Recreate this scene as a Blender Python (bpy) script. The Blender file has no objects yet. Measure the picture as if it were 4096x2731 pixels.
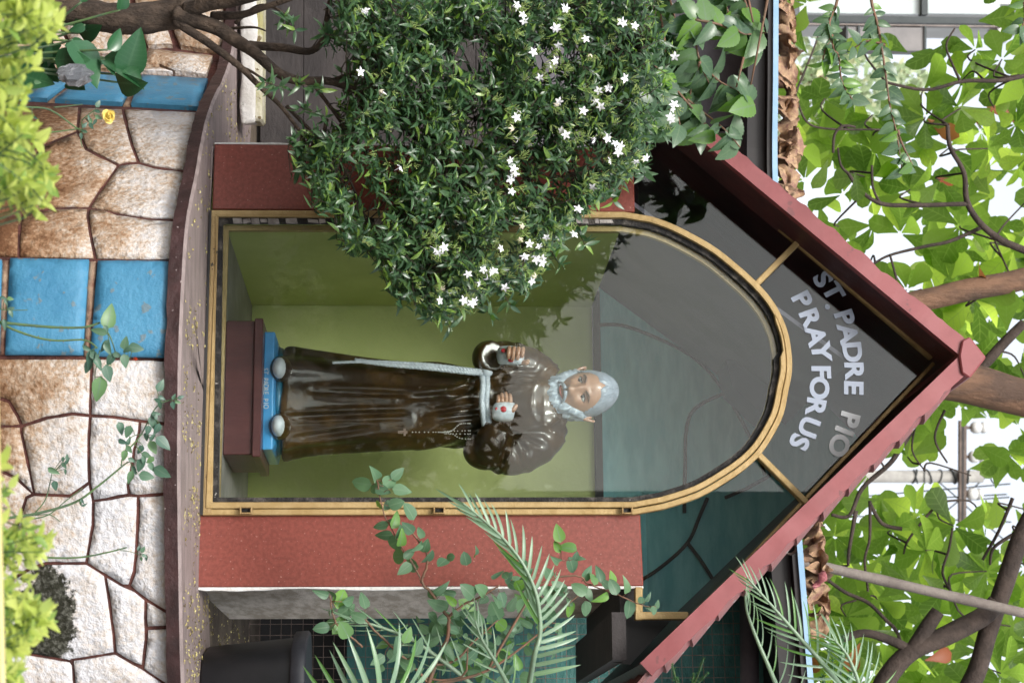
import bpy, bmesh, math, random
import numpy as np
from mathutils import Vector, Matrix, noise
random.seed(7); np.random.seed(7)
R = math.radians
scene = bpy.context.scene
col = scene.collection
# ------------------------------------------------------------------ camera (the photograph is a portrait picture lying on its side)
FPX, PITCH, ROLL, TH = 7643.9, .0525, .004, .2295
X0, Y0, CZ = -.5861, 5.75, 1.6
cp, sp, cr, sr = math.cos(PITCH), math.sin(PITCH), math.cos(ROLL), math.sin(ROLL)
fwd = Vector((0, cp, sp)); upv = Vector((0, -sp, cp)); rt = Vector((1, 0, 0))
ix = upv*cr - rt*sr                       # picture's right = world's up
iy = -(rt*cr + upv*sr)                    # picture's up = world's left
cam_d = bpy.data.cameras.new('camera'); cam = bpy.data.objects.new('camera', cam_d); col.objects.link(cam)
cam.matrix_world = Matrix(((ix.x, iy.x, -fwd.x, 0), (ix.y, iy.y, -fwd.y, 0), (ix.z, iy.z, -fwd.z, CZ), (0, 0, 0, 1)))
cam_d.sensor_width = 36; cam_d.lens = FPX/4096*36; cam_d.clip_end = 600; cam_d.clip_start = .05
cam_d.dof.use_dof = True; cam_d.dof.focus_distance = 5.75; cam_d.dof.aperture_fstop = 8
scene.camera = cam
# ------------------------------------------------------------------ light: bright overcast day
SUN_EL, SUN_AZ = R(40), R(200)            # azimuth measured from +Y clockwise: behind the camera, a little to its left
w = bpy.data.worlds.new('World'); scene.world = w; w.use_nodes = True
nt = w.node_tree; bg = nt.nodes['Background']
sky = nt.nodes.new('ShaderNodeTexSky'); sky.sky_type = 'NISHITA'; sky.sun_disc = False
sky.sun_elevation = SUN_EL; sky.sun_rotation = SUN_AZ; sky.dust_density = 3.0
hs = nt.nodes.new('ShaderNodeHueSaturation'); hs.inputs['Saturation'].default_value = .32
nt.links.new(sky.outputs[0], hs.inputs['Color']); nt.links.new(hs.outputs[0], bg.inputs[0])
bg.inputs[1].default_value = .15
sl_ = bpy.data.lights.new('sun', 'SUN'); sl_.energy = 1.3; sl_.angle = R(14); sl_.color = (1, .96, .9)
so = bpy.data.objects.new('sun', sl_); col.objects.link(so)
sd = Vector((math.sin(SUN_AZ)*math.cos(SUN_EL), math.cos(SUN_AZ)*math.cos(SUN_EL), math.sin(SUN_EL)))
so.rotation_euler = sd.to_track_quat('Z', 'Y').to_euler()
scene.view_settings.view_transform = 'Standard'; scene.view_settings.look = 'None'
scene.view_settings.exposure = .9; scene.view_settings.gamma = 1
scene.cycles.transparent_max_bounces = 16
# ------------------------------------------------------------------ from a point of the photograph (4096 x 2731) to a place
def ray(px, py):
    u, v = px-2048, py-1365.5
    a, b = u*cr+v*sr, -u*sr+v*cr
    return Vector((b/FPX, cp-a/FPX*sp, sp+a/FPX*cp))
def at(px, py, Y):
    r = ray(px, py); k = Y/r.y
    return Vector((r.x*k, Y, CZ+r.z*k))
DV = Vector((math.cos(TH), -math.sin(TH), 0)); NV = Vector((math.sin(TH), math.cos(TH), 0))
def S(px, py, t=0.):                       # on a plane parallel to the shrine's front, t metres behind it: (s, t, z) of the shrine
    r = ray(px, py); o = Vector((X0, Y0, 0))+NV*t
    p = r*(o.dot(NV)/r.dot(NV)); q = p-o
    return Vector((q.dot(DV), t, p.z+CZ-1.0))
def SW(px, py, t=0.):                      # the same, in world space
    v = S(px, py, t); return Vector((X0, Y0, 1.0))+DV*v.x+NV*v.y+Vector((0, 0, v.z))
def onz(px, py, z):
    r = ray(px, py); k = (z-CZ)/r.z
    p = r*k; p.z = z; return p
def toS(p):
    q = Vector(p)-Vector((X0, Y0, 1.0)); return Vector((q.dot(DV), q.dot(NV), q.z))
# ------------------------------------------------------------------ materials
MATS = {}
def node(nt, typ, **kw):
    n = nt.nodes.new(typ)
    for k, v in kw.items():
        if k in n.inputs.keys(): n.inputs[k].default_value = v
        else: setattr(n, k, v)
    return n
def c4(c): return (c[0], c[1], c[2], 1)
def mat(name, c1, c2=None, scale=8, rough=.7, bump=0, bscale=40, metal=0, spec=.5, lo=.4, hi=.6, spots=None, spot_scale=200, spot_at=.62, coat=0, detail=6, streak=None):
    m = bpy.data.materials.new(name); m.use_nodes = True; nt = m.node_tree; L = nt.links
    b = nt.nodes['Principled BSDF']; tc = node(nt, 'ShaderNodeTexCoord')
    b.inputs['Roughness'].default_value = rough; b.inputs['Metallic'].default_value = metal
    b.inputs['Specular IOR Level'].default_value = spec; b.inputs['Coat Weight'].default_value = coat; b.inputs['Coat Roughness'].default_value = .08
    src = tc.outputs['Object']
    if streak:
        mp = node(nt, 'ShaderNodeMapping'); mp.inputs['Scale'].default_value = streak; L.new(src, mp.inputs[0]); src = mp.outputs[0]
    out = None
    if c2 is not None:
        n = node(nt, 'ShaderNodeTexNoise', Scale=scale, Detail=detail, Roughness=.62); L.new(src, n.inputs['Vector'])
        r = node(nt, 'ShaderNodeValToRGB'); r.color_ramp.elements[0].position = lo; r.color_ramp.elements[1].position = hi
        r.color_ramp.elements[0].color = c4(c1); r.color_ramp.elements[1].color = c4(c2); L.new(n.outputs[0], r.inputs[0]); out = r.outputs[0]
        L.new(out, b.inputs['Base Color'])
    else: b.inputs['Base Color'].default_value = c4(c1)
    if spots is not None:
        n = node(nt, 'ShaderNodeTexNoise', Scale=spot_scale, Detail=3); L.new(tc.outputs['Object'], n.inputs['Vector'])
        r = node(nt, 'ShaderNodeValToRGB'); r.color_ramp.elements[0].position = spot_at; r.color_ramp.elements[1].position = spot_at+.03
        L.new(n.outputs[0], r.inputs[0])
        mx = node(nt, 'ShaderNodeMix', data_type='RGBA'); L.new(r.outputs[0], mx.inputs[0])
        if out is not None: L.new(out, mx.inputs[6])
        else: mx.inputs[6].default_value = c4(c1)
        mx.inputs[7].default_value = c4(spots); L.new(mx.outputs[2], b.inputs['Base Color'])
    if bump:
        n = node(nt, 'ShaderNodeTexNoise', Scale=bscale, Detail=8, Roughness=.65); L.new(src, n.inputs['Vector'])
        bp = node(nt, 'ShaderNodeBump', Strength=bump, Distance=.02); L.new(n.outputs[0], bp.inputs['Height']); L.new(bp.outputs[0], b.inputs['Normal'])
    MATS[name] = m; return m
def leafmat(name, c1, c2, c3=None, rough=.4, trans=.35, tcol=None, spec=.5, vein=(.0, .0, .0), veinw=0., ribs=0):
    m = bpy.data.materials.new(name); m.use_nodes = True; nt = m.node_tree; L = nt.links
    b = nt.nodes['Principled BSDF']; out = nt.nodes['Material Output']
    oi = node(nt, 'ShaderNodeObjectInfo'); at_ = node(nt, 'ShaderNodeAttribute', attribute_name='rnd')
    ad = node(nt, 'ShaderNodeMath', operation='ADD'); L.new(oi.outputs['Random'], ad.inputs[0]); L.new(at_.outputs['Fac'], ad.inputs[1])
    fr = node(nt, 'ShaderNodeMath', operation='FRACT'); L.new(ad.outputs[0], fr.inputs[0])
    r = node(nt, 'ShaderNodeValToRGB'); r.color_ramp.elements[0].color = c4(c1); r.color_ramp.elements[1].color = c4(c2)
    if c3 is not None:
        r.color_ramp.elements[1].position = .78; e = r.color_ramp.elements.new(.93); e.color = c4(c3)
    L.new(fr.outputs[0], r.inputs[0]); colr = r.outputs[0]
    if veinw:
        lu = node(nt, 'ShaderNodeAttribute', attribute_name='lu'); ab = node(nt, 'ShaderNodeMath', operation='ABSOLUTE'); L.new(lu.outputs['Fac'], ab.inputs[0])
        lt = node(nt, 'ShaderNodeMath', operation='LESS_THAN'); lt.inputs[1].default_value = veinw; L.new(ab.outputs[0], lt.inputs[0])
        mu = node(nt, 'ShaderNodeMath', operation='MULTIPLY'); mu.inputs[1].default_value = .6; L.new(lt.outputs[0], mu.inputs[0])
        mx = node(nt, 'ShaderNodeMix', data_type='RGBA'); L.new(mu.outputs[0], mx.inputs[0]); L.new(colr, mx.inputs[6]); mx.inputs[7].default_value = c4(vein); colr = mx.outputs[2]
    if ribs:
        lv = node(nt, 'ShaderNodeAttribute', attribute_name='lv'); lu2 = node(nt, 'ShaderNodeAttribute', attribute_name='lu'); a2 = node(nt, 'ShaderNodeMath', operation='ABSOLUTE'); L.new(lu2.outputs['Fac'], a2.inputs[0])
        m1 = node(nt, 'ShaderNodeMath', operation='MULTIPLY'); m1.inputs[1].default_value = ribs*2*math.pi; L.new(lv.outputs['Fac'], m1.inputs[0])
        m2 = node(nt, 'ShaderNodeMath', operation='MULTIPLY_ADD'); m2.inputs[1].default_value = -6.5; L.new(a2.outputs[0], m2.inputs[0]); L.new(m1.outputs[0], m2.inputs[2])
        sn = node(nt, 'ShaderNodeMath', operation='SINE'); L.new(m2.outputs[0], sn.inputs[0]); rr = node(nt, 'ShaderNodeMapRange'); rr.inputs[1].default_value = .55; rr.inputs[2].default_value = 1.; rr.inputs[3].default_value = 0; rr.inputs[4].default_value = .32; L.new(sn.outputs[0], rr.inputs[0])
        mx = node(nt, 'ShaderNodeMix', data_type='RGBA'); L.new(rr.outputs[0], mx.inputs[0]); L.new(colr, mx.inputs[6]); mx.inputs[7].default_value = c4(vein); colr = mx.outputs[2]
    tc = node(nt, 'ShaderNodeTexCoord'); nz = node(nt, 'ShaderNodeTexNoise', Scale=90, Detail=3); L.new(tc.outputs['Object'], nz.inputs['Vector'])
    hsv = node(nt, 'ShaderNodeHueSaturation'); mr = node(nt, 'ShaderNodeMapRange'); mr.inputs[3].default_value = .72; mr.inputs[4].default_value = 1.28
    L.new(nz.outputs[0], mr.inputs[0]); L.new(mr.outputs[0], hsv.inputs['Value']); L.new(colr, hsv.inputs['Color']); colr = hsv.outputs[0]
    L.new(colr, b.inputs['Base Color']); b.inputs['Roughness'].default_value = rough; b.inputs['Specular IOR Level'].default_value = spec
    if trans:
        t = node(nt, 'ShaderNodeBsdfTranslucent')
        if tcol is None: L.new(colr, t.inputs[0])
        else:
            mm = node(nt, 'ShaderNodeMix', data_type='RGBA', blend_type='MULTIPLY'); mm.inputs[0].default_value = 1; L.new(colr, mm.inputs[6]); mm.inputs[7].default_value = c4(tcol); L.new(mm.outputs[2], t.inputs[0])
        ms = node(nt, 'ShaderNodeMixShader'); ms.inputs[0].default_value = trans; L.new(b.outputs[0], ms.inputs[1]); L.new(t.outputs[0], ms.inputs[2]); L.new(ms.outputs[0], out.inputs[0])
    MATS[name] = m; return m
def glassmat(name, refl=.08, tint=(.93, .96, .95)):
    m = bpy.data.materials.new(name); m.use_nodes = True; nt = m.node_tree; L = nt.links; out = nt.nodes['Material Output']
    nt.nodes.remove(nt.nodes['Principled BSDF'])
    t = node(nt, 'ShaderNodeBsdfTransparent'); t.inputs[0].default_value = c4(tint)
    g = node(nt, 'ShaderNodeBsdfGlossy'); g.inputs['Roughness'].default_value = .0
    f = node(nt, 'ShaderNodeFresnel', IOR=1.52); mu = node(nt, 'ShaderNodeMath', operation='MULTIPLY'); mu.inputs[1].default_value = refl/.043; L.new(f.outputs[0], mu.inputs[0]); mu.use_clamp = True
    ms = node(nt, 'ShaderNodeMixShader'); L.new(mu.outputs[0], ms.inputs[0]); L.new(t.outputs[0], ms.inputs[1]); L.new(g.outputs[0], ms.inputs[2]); L.new(ms.outputs[0], out.inputs[0])
    MATS[name] = m; return m
# ------------------------------------------------------------------ object helpers
def tag(o, label=None, cat=None, group=None, kind=None):
    if label: o['label'] = label
    if cat: o['category'] = cat
    if group: o['group'] = group
    if kind: o['kind'] = kind
    return o
def empty(name, loc, rz=0, label=None, cat=None, group=None):
    o = bpy.data.objects.new(name, None); o.location = loc; o.rotation_euler = (0, 0, rz); o.empty_display_size = .1
    col.objects.link(o); return tag(o, label, cat, group)
def link(name, me, m=None, parent=None, smooth=False):
    if m is not None and not me.materials: me.materials.append(m)
    o = bpy.data.objects.new(name, me); col.objects.link(o)
    if parent: o.parent = parent
    if smooth: me.shade_smooth()
    return o
class MB:
    def __init__(s, off=(0, 0, 0)): s.v = []; s.f = []; s.off = Vector(off)
    def add(s, vs, fs):
        k = len(s.v); s.v += [tuple(Vector(v)-s.off) for v in vs]; s.f += [tuple(i+k for i in f) for f in fs]; return s
    def box(s, x0, x1, y0, y1, z0, z1):
        return s.add([(x0, y0, z0), (x1, y0, z0), (x1, y1, z0), (x0, y1, z0), (x0, y0, z1), (x1, y0, z1), (x1, y1, z1), (x0, y1, z1)],
                     [(0, 3, 2, 1), (4, 5, 6, 7), (0, 1, 5, 4), (1, 2, 6, 5), (2, 3, 7, 6), (3, 0, 4, 7)])
    def prism(s, poly, dv):                # planar polygon (3d points) swept by dv
        n = len(poly); dv = Vector(dv); p = [Vector(q) for q in poly]
        return s.add(p+[q+dv for q in p], [tuple(range(n))[::-1], tuple(range(n, 2*n))]+[(i, (i+1) % n, n+(i+1) % n, n+i) for i in range(n)])
    def tube(s, pts, rad, n=8, cap=True):
        pts = [Vector(p) for p in pts]; m = len(pts)
        if not hasattr(rad, '__len__'): rad = [rad]*m
        vs = []; prev = None
        for i, p in enumerate(pts):
            t = (pts[min(i+1, m-1)]-pts[max(i-1, 0)])
            if t.length < 1e-9: t = Vector((0, 0, 1))
            t.normalize()
            if prev is None: a = t.orthogonal().normalized()
            else:
                a = prev-t*prev.dot(t)
                a = a.normalized() if a.length > 1e-6 else t.orthogonal().normalized()
            prev = a; b = t.cross(a)
            vs += [p+(a*math.cos(2*math.pi*k/n)+b*math.sin(2*math.pi*k/n))*rad[i] for k in range(n)]
        fs = [(i*n+k, i*n+(k+1) % n, (i+1)*n+(k+1) % n, (i+1)*n+k) for i in range(m-1) for k in range(n)]
        if cap: fs += [tuple(range(n))[::-1], tuple(range((m-1)*n, m*n))]
        return s.add(vs, fs)
    def loft(s, rings, cap=True):
        n = len(rings[0]); m = len(rings); vs = [p for r in rings for p in r]
        fs = [(i*n+k, i*n+(k+1) % n, (i+1)*n+(k+1) % n, (i+1)*n+k) for i in range(m-1) for k in range(n)]
        if cap: fs += [tuple(range(n))[::-1], tuple(range((m-1)*n, m*n))]
        return s.add(vs, fs)
    def ball(s, c, r, nu=12, nv=8, M=None):
        c = Vector(c); r = Vector(r) if hasattr(r, '__len__') else Vector((r, r, r)); vs = []; fs = []
        for j in range(nv+1):
            th = math.pi*j/nv
            for i in range(nu):
                ph = 2*math.pi*i/nu; q = Vector((r.x*math.sin(th)*math.cos(ph), r.y*math.sin(th)*math.sin(ph), r.z*math.cos(th)))
                vs.append(c+(M @ q if M else q))
        for j in range(nv):
            for i in range(nu): fs.append((j*nu+i, (j+1)*nu+i, (j+1)*nu+(i+1) % nu, j*nu+(i+1) % nu))
        return s.add(vs, fs)
    def mesh(s, name, bevel=0, seg=1):
        me = bpy.data.meshes.new(name); me.from_pydata(s.v, [], s.f); me.validate()
        bm = bmesh.new(); bm.from_mesh(me); bmesh.ops.recalc_face_normals(bm, faces=bm.faces)
        if bevel:
            ed = [e for e in bm.edges if len(e.link_faces) == 2 and e.calc_face_angle(0) > .5]
            bmesh.ops.bevel(bm, geom=ed, offset=bevel, segments=seg, affect='EDGES', profile=.6)
        bm.to_mesh(me); bm.free(); me.update(); return me
    def build(s, name, m, parent=None, smooth=False, bevel=0, seg=1):
        return link(name, s.mesh(name, bevel, seg), m, parent, smooth)
def spline(pts, n=6):
    pts = [Vector(p) for p in pts]; out = []
    for i in range(len(pts)-1):
        p0, p1, p2, p3 = pts[max(i-1, 0)], pts[i], pts[i+1], pts[min(i+2, len(pts)-1)]
        for k in range(n):
            t = k/n; out.append(.5*((2*p1)+(p2-p0)*t+(2*p0-5*p1+4*p2-p3)*t*t+(3*p1-p0-3*p2+p3)*t**3))
    return out+[pts[-1]]
def lerp(a, b, t): return a+(b-a)*t
def taper(n, a, b): return [lerp(a, b, i/(n-1)) for i in range(n)]
# ------------------------------------------------------------------ leaves
def leaf(L=1., W=.3, prof='lance', fold=.25, curl=.3, n=5, serr=0., twist=0.):
    """a folded blade along +Y with its upper side towards +Z; returns verts, faces, lu"""
    vs = []; fs = []; lu = []
    for i in range(n+1):
        t = i/n
        if prof == 'lance': wd = math.sin(math.pi*min(1, t**.8))**.9
        elif prof == 'ovate': wd = math.sin(math.pi*t**.62)**.85
        elif prof == 'round': wd = math.sin(math.pi*t**.75)**.6
        elif prof == 'obov': wd = .07+.93*(t/.64)**1.15 if t < .64 else max(0, 1-((t-.64)/.375)**2.4)**.5
        elif prof == 'strap': wd = min(1, t*6+.25)*(1-t**3.2)**.8
        if i == n: wd = 0
        hw = W/2*wd
        if serr and 0 < i < n and i % 2: hw *= 1-serr
        z = -curl*L*t*t+ .0; y = L*t*(1-.18*abs(curl)*t)
        a = twist*t
        for sgn in (-1, 0, 1):
            x = sgn*hw; zz = z+abs(x)*fold*1.0
            vs.append((x*math.cos(a), y, zz+x*math.sin(a))); lu.append(float(sgn))
    for i in range(n):
        for k in (0, 1): fs.append((i*3+k, i*3+k+1, (i+1)*3+k+1, (i+1)*3+k))
    return vs, fs, lu
def leafmesh(name, m, **kw):
    vs, fs, lu = leaf(**kw)
    me = bpy.data.meshes.new(name); me.from_pydata(vs, [], fs); a = me.attributes.new('lu', 'FLOAT', 'POINT'); a.data.foreach_set('value', lu); a = me.attributes.new('lv', 'FLOAT', 'POINT'); a.data.foreach_set('value', [(i//3)/(len(vs)/3-1) for i in range(len(vs))])
    me.materials.append(m); me.shade_smooth(); return me
def frame(p, d, nrm, sc=1.):
    y = Vector(d).normalized(); z = Vector(nrm); z = z-y*z.dot(y)
    if z.length < 1e-4: z = y.orthogonal()
    z.normalize(); x = y.cross(z)
    return Matrix(((x.x*sc, y.x*sc, z.x*sc, p[0]), (x.y*sc, y.y*sc, z.y*sc, p[1]), (x.z*sc, y.z*sc, z.z*sc, p[2]), (0, 0, 0, 1)))
def rvec(k=1.): return Vector((random.uniform(-k, k), random.uniform(-k, k), random.uniform(-k, k)))
def join(name, metas, mats_, parent, m, kind='stuff'):
    """many copies of a few meshes as ONE mesh (real geometry)"""
    allv = []; allf = []; rnd = []; lua = []; k = 0
    groups = {}
    for me, M in zip(metas, mats_): groups.setdefault(me.name, (me, []))[1].append(M)
    V = []; F = []; base = 0; RN = []; LU = []; LV = []; loops = []; sizes = []
    for me, Ms in groups.values():
        n = len(me.vertices); co = np.empty(n*3); me.vertices.foreach_get('co', co); co = np.c_[co.reshape(-1, 3), np.ones(n)]
        lu = np.zeros(n); lv = np.zeros(n)
        if 'lv' in me.attributes: me.attributes['lv'].data.foreach_get('value', lv)
        if 'lu' in me.attributes: me.attributes['lu'].data.foreach_get('value', lu)
        lp = np.empty(len(me.loops), int); me.loops.foreach_get('vertex_index', lp); sz = np.empty(len(me.polygons), int); me.polygons.foreach_get('loop_total', sz)
        A = np.array([np.array(M) for M in Ms])
        pts = np.einsum('kij,nj->kni', A, co)[:, :, :3]
        V.append(pts.reshape(-1, 3)); RN.append(np.repeat(np.random.rand(len(Ms)), n)); LU.append(np.tile(lu, len(Ms))); LV.append(np.tile(lv, len(Ms)))
        loops.append((lp[None, :]+(np.arange(len(Ms))*n)[:, None]).ravel()+base); sizes.append(np.tile(sz, len(Ms))); base += n*len(Ms)
    V = np.concatenate(V); loops = np.concatenate(loops); sizes = np.concatenate(sizes)
    me = bpy.data.meshes.new(name); me.vertices.add(len(V)); me.vertices.foreach_set('co', V.ravel())
    me.loops.add(len(loops)); me.loops.foreach_set('vertex_index', loops); me.polygons.add(len(sizes)); st = np.concatenate(([0], np.cumsum(sizes)[:-1]))
    me.polygons.foreach_set('loop_start', st); me.polygons.foreach_set('loop_total', sizes)
    me.update(calc_edges=True); me.validate()
    for nm, arr in (('rnd', RN), ('lu', LU), ('lv', LV)):
        a = me.attributes.new(nm, 'FLOAT', 'POINT'); a.data.foreach_set('value', np.concatenate(arr))
    o = link(name, me, m, parent, True)
    if kind: o['kind'] = kind
    return o
def leaves(root, metas, Ms, m, cap=300, name='leaf', rest='foliage', key=None):
    """the `cap` leaves that show largest become parts of their own, the rest one part"""
    off = root.location
    idx = list(range(len(Ms)))
    if len(idx) > cap:
        if key is None:
            camp = Vector((0, 0, CZ))
            key = lambda i: (Ms[i].translation-camp).length/ (Ms[i].col[1].length*metas[i].get('L', 1.))
        idx.sort(key=key)
    T = Matrix.Translation(-off)
    for i in idx[:cap]:
        o = bpy.data.objects.new(name, metas[i]); col.objects.link(o); o.parent = root; o.matrix_basis = T @ Ms[i]
    if len(idx) > cap: join(rest, [metas[i] for i in idx[cap:]], [T @ Ms[i] for i in idx[cap:]], root, m)
def inpoly(x, y, P):
    c = False; j = len(P)-1
    for i in range(len(P)):
        if (P[i][1] > y) != (P[j][1] > y) and x < (P[j][0]-P[i][0])*(y-P[i][1])/(P[j][1]-P[i][1])+P[i][0]: c = not c
        j = i
    return c
TOCAM = Vector((0, -1, .1))
# ================================================================== materials
mat('earth', (.07, .05, .035), (.13, .10, .07), 5, .95, .5, 30)
mat('mortar', (.055, .018, .014), (.12, .04, .03), 14, .85, .6, 60)
mat('tan_mortar', (.36, .25, .17), (.16, .07, .045), 16, .9, .5, 60)
mat('tile_blue', (.04, .185, .32), (.065, .24, .385), 11, .5, .3, 60, lo=.35, hi=.7, spots=(.12, .19, .23), spot_scale=30, spot_at=.63)
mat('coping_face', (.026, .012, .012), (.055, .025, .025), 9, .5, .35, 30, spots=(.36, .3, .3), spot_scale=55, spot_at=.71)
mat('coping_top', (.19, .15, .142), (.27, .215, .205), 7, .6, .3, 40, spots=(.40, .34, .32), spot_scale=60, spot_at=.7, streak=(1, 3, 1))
mat('granite', (.165, .040, .029), (.225, .057, .042), 90, .32, .03, 200, spots=(.34, .17, .14), spot_scale=140, spot_at=.66)
mat('grout_white', (.62, .60, .58), (.75, .74, .72), 30, .8, .4, 90)
mat('concrete', (.56, .50, .43), (.34, .29, .23), 5, .85, .4, 60, streak=(1, 1, 5))
mat('gold', (.33, .225, .09), (.40, .285, .13), 14, .5, .25, 60, metal=.2, spec=.4, spots=(.50, .40, .24), spot_scale=110, spot_at=.72)
mat('gold_chipped', (.31, .21, .09), (.015, .013, .013), 9, .5, .3, 80, metal=.25, lo=.60, hi=.63)
mat('gold_dull', (.25, .16, .06), (.34, .23, .10), 14, .5, .4, 50, metal=.2)
mat('putty', (.012, .011, .011), (.13, .115, .10), 26, .7, .7, 60, lo=.5, hi=.75, spots=(.42, .40, .38), spot_scale=40, spot_at=.71)
mat('putty_white', (.42, .39, .37), (.20, .18, .17), 14, .85, .6, 50)
mat('green_wall', (.47, .51, .19), (.54, .58, .23), 3, .6, .12, 30, spots=(.58, .62, .28), spot_scale=7, spot_at=.68)
mat('grey_floor', (.24, .22, .21), (.34, .31, .30), 6, .7, .2, 40)
mat('teal_panel', (.21, .53, .58), (.33, .68, .71), 5, .75, .3, 22, streak=(1, 1, 4))
mat('grey_panel', (.11, .095, .12), (.15, .13, .16), 5, .8, .1, 40)
mat('dark_paint', (.022, .018, .018), (.035, .028, .028), 6, .7, .2, 30)
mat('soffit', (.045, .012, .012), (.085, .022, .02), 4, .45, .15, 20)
mat('roof_red', (.205, .043, .046), (.25, .060, .064), 7, .45, .03, 60, spots=(.15, .04, .042), spot_scale=22, spot_at=.68, streak=(1, .4, 1))
mat('roof_tile', (.30, .10, .095), (.20, .10, .095), 8, .6, .4, 40, spots=(.28, .24, .22), spot_scale=30, spot_at=.66)
mat('lettering', (.27, .31, .39), None, rough=.35)
mat('lettering_grey', (.32, .33, .345), None, rough=.35)
glassmat('glass', .022); glassmat('gable_glass', .022, (.86, .9, .9))
mat('maroon_wood', (.085, .026, .028), (.12, .038, .038), 5, .35, .08, 30, streak=(2, 2, .5))
mat('base_blue', (.045, .28, .62), (.07, .36, .74), 7, .28, .08, 30, coat=.3)
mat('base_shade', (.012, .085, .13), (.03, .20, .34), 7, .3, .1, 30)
mat('habit', (.028, .014, .006), (.125, .062, .014), 5.5, .34, .06, 40, lo=.46, hi=.76, coat=.75, spec=.3)
mat('skin', (.44, .235, .15), (.54, .31, .21), 14, .3, .08, 60, coat=.5)
mat('skin_red', (.25, .10, .06), (.32, .14, .09), 14, .35, coat=.4)
mat('hair', (.26, .32, .39), (.46, .53, .61), 30, .35, .4, 34, coat=.35, streak=(3, 3, .6))
mat('hair_cap', (.30, .35, .43), (.42, .47, .56), 24, .3, .12, 60, coat=.4, streak=(3, 1, 3))
mat('bandage', (.66, .69, .74), (.56, .60, .66), 30, .35, .35, 60, coat=.4)
mat('blood', (.45, .02, .03), None, rough=.3)
mat('eye_white', (.55, .54, .52), None, rough=.15, coat=1); mat('iris', (.025, .02, .02), None, rough=.1, coat=1)
mat('brow', (.18, .10, .07), (.28, .19, .15), 40, .5); mat('lip', (.33, .09, .06), None, rough=.35)
mat('rope', (.62, .66, .72), (.52, .56, .62), 40, .4, .05, 50, coat=.3)
mat('bead', (.38, .36, .33), None, rough=.3); mat('cross', (.22, .15, .12), None, rough=.4)
mat('bark', (.035, .024, .017), (.10, .07, .05), 22, .9, 1., 60, streak=(1, 1, .5))
mat('bark_dark', (.05, .036, .028), (.09, .068, .05), 14, .9, .8, 50)
mat('limb', (.09, .055, .038), (.20, .11, .065), 6, .85, .9, 30, streak=(1.5, 1.5, .5))
mat('branch', (.035, .025, .02), (.07, .05, .04), 10, .9, .6, 40)
mat('stem_green', (.10, .17, .06), (.07, .12, .07), 20, .6)
mat('stem_red', (.20, .10, .06), (.12, .08, .05), 20, .7)
mat('white_paint', (.70, .69, .68), (.55, .53, .50), 8, .85, .5, 30, spots=(.12, .11, .09), spot_scale=24, spot_at=.72)
mat('mossy', (.36, .33, .15), (.55, .52, .42), 12, .9, .6, 40, spots=(.16, .12, .06), spot_scale=40, spot_at=.62)
mat('rubble', (.62, .58, .57), (.48, .36, .33), 5, .9, .9, 16, spots=(.10, .08, .075), spot_scale=14, spot_at=.66)
mat('shed_grey', (.070, .064, .075), (.115, .106, .122), 2.5, .65, .15, 30, streak=(1, 1, 2))
mat('shed_dark', (.024, .020, .020), (.043, .036, .035), 4, .8, .3, 30, streak=(1, 1, 2))
mat('black', (.012, .011, .011), (.02, .018, .018), 6, .6)
mat('edge_blue', (.22, .38, .54), (.27, .43, .58), 8, .5, .1, 50, spots=(.30, .36, .40), spot_scale=26, spot_at=.7)
mat('pipe_grey', (.30, .25, .22), (.20, .16, .14), 8, .6, .2, 40)
mat('tarp', (.022, .105, .096), (.042, .17, .155), 4, .5, .6, 14, streak=(1, 1, 2.5))
mat('wire', (.10, .07, .055), (.18, .13, .11), 30, .6)
mat('bin_black', (.010, .011, .013), (.016, .017, .02), 5, .42, .06, 60)
mat('bin_rim', (.022, .024, .031), (.035, .037, .046), 8, .5, .1, 60)
mat('dry_leaf', (.46, .31, .17), (.24, .12, .09), 5, .55, .4, 40, lo=.35, hi=.65); mat('pink_leaf', (.30, .08, .10), (.42, .16, .16), 10, .5, .3, 40)
mat('pole', (.36, .35, .32), (.28, .27, .25), 8, .85, .3, 30); mat('crossarm', (.10, .075, .06), (.16, .12, .10), 8, .7); mat('porcelain', (.6, .6, .58), None, rough=.3)
mat('bamboo', (.22, .19, .165), (.15, .125, .11), 8, .8, .4, 40); mat('cable', (.03, .035, .035), None, rough=.6)
mat('window_frame', (.02, .03, .032), (.03, .04, .042), 6, .5); mat('pale_wall', (.66, .66, .64), (.58, .58, .56), 2, .8); mat('house_grey', (.20, .19, .19), (.26, .245, .24), 3, .8); mat('window_pane', (.52, .58, .58), (.44, .50, .49), 2, .3, streak=(1, 1, 6))
mat('rail_yellow', (.60, .50, .20), (.66, .57, .28), 6, .5); mat('petal_white', (.80, .80, .83), None, rough=.5); mat('bud', (.16, .27, .05), (.34, .42, .14), 60, .5)
mat('fallen_flower', (.50, .45, .20), (.34, .27, .09), 50, .7); mat('yellow_petal', (.85, .66, .12), (.86, .76, .34), 18, .5); mat('red_petal', (.62, .06, .02), (.70, .16, .05), 20, .5)
mat('silver_plastic', (.30, .32, .35), (.50, .52, .55), 30, .2, .8, 30, metal=.6)
leafmat('jasmine_leaf', (.036, .088, .042), (.090, .17, .075), (.22, .35, .07), .34, .3, (1.3, 1.7, .7), .9)
leafmat('hibiscus_leaf', (.065, .125, .075), (.11, .19, .10), (.13, .27, .03), .32, .3, (1.2, 1.6, .5), .6, (.14, .22, .12), .1, 5)
leafmat('creeper_leaf', (.085, .17, .105), (.13, .24, .13), (.16, .33, .06), .45, .3, (1.1, 1.5, .6), .5, (.17, .27, .17), .1)
leafmat('rose_leaf', (.05, .12, .085), (.085, .17, .11), (.13, .25, .10), .4, .2, None, .5, (.13, .2, .14), .1)
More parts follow.
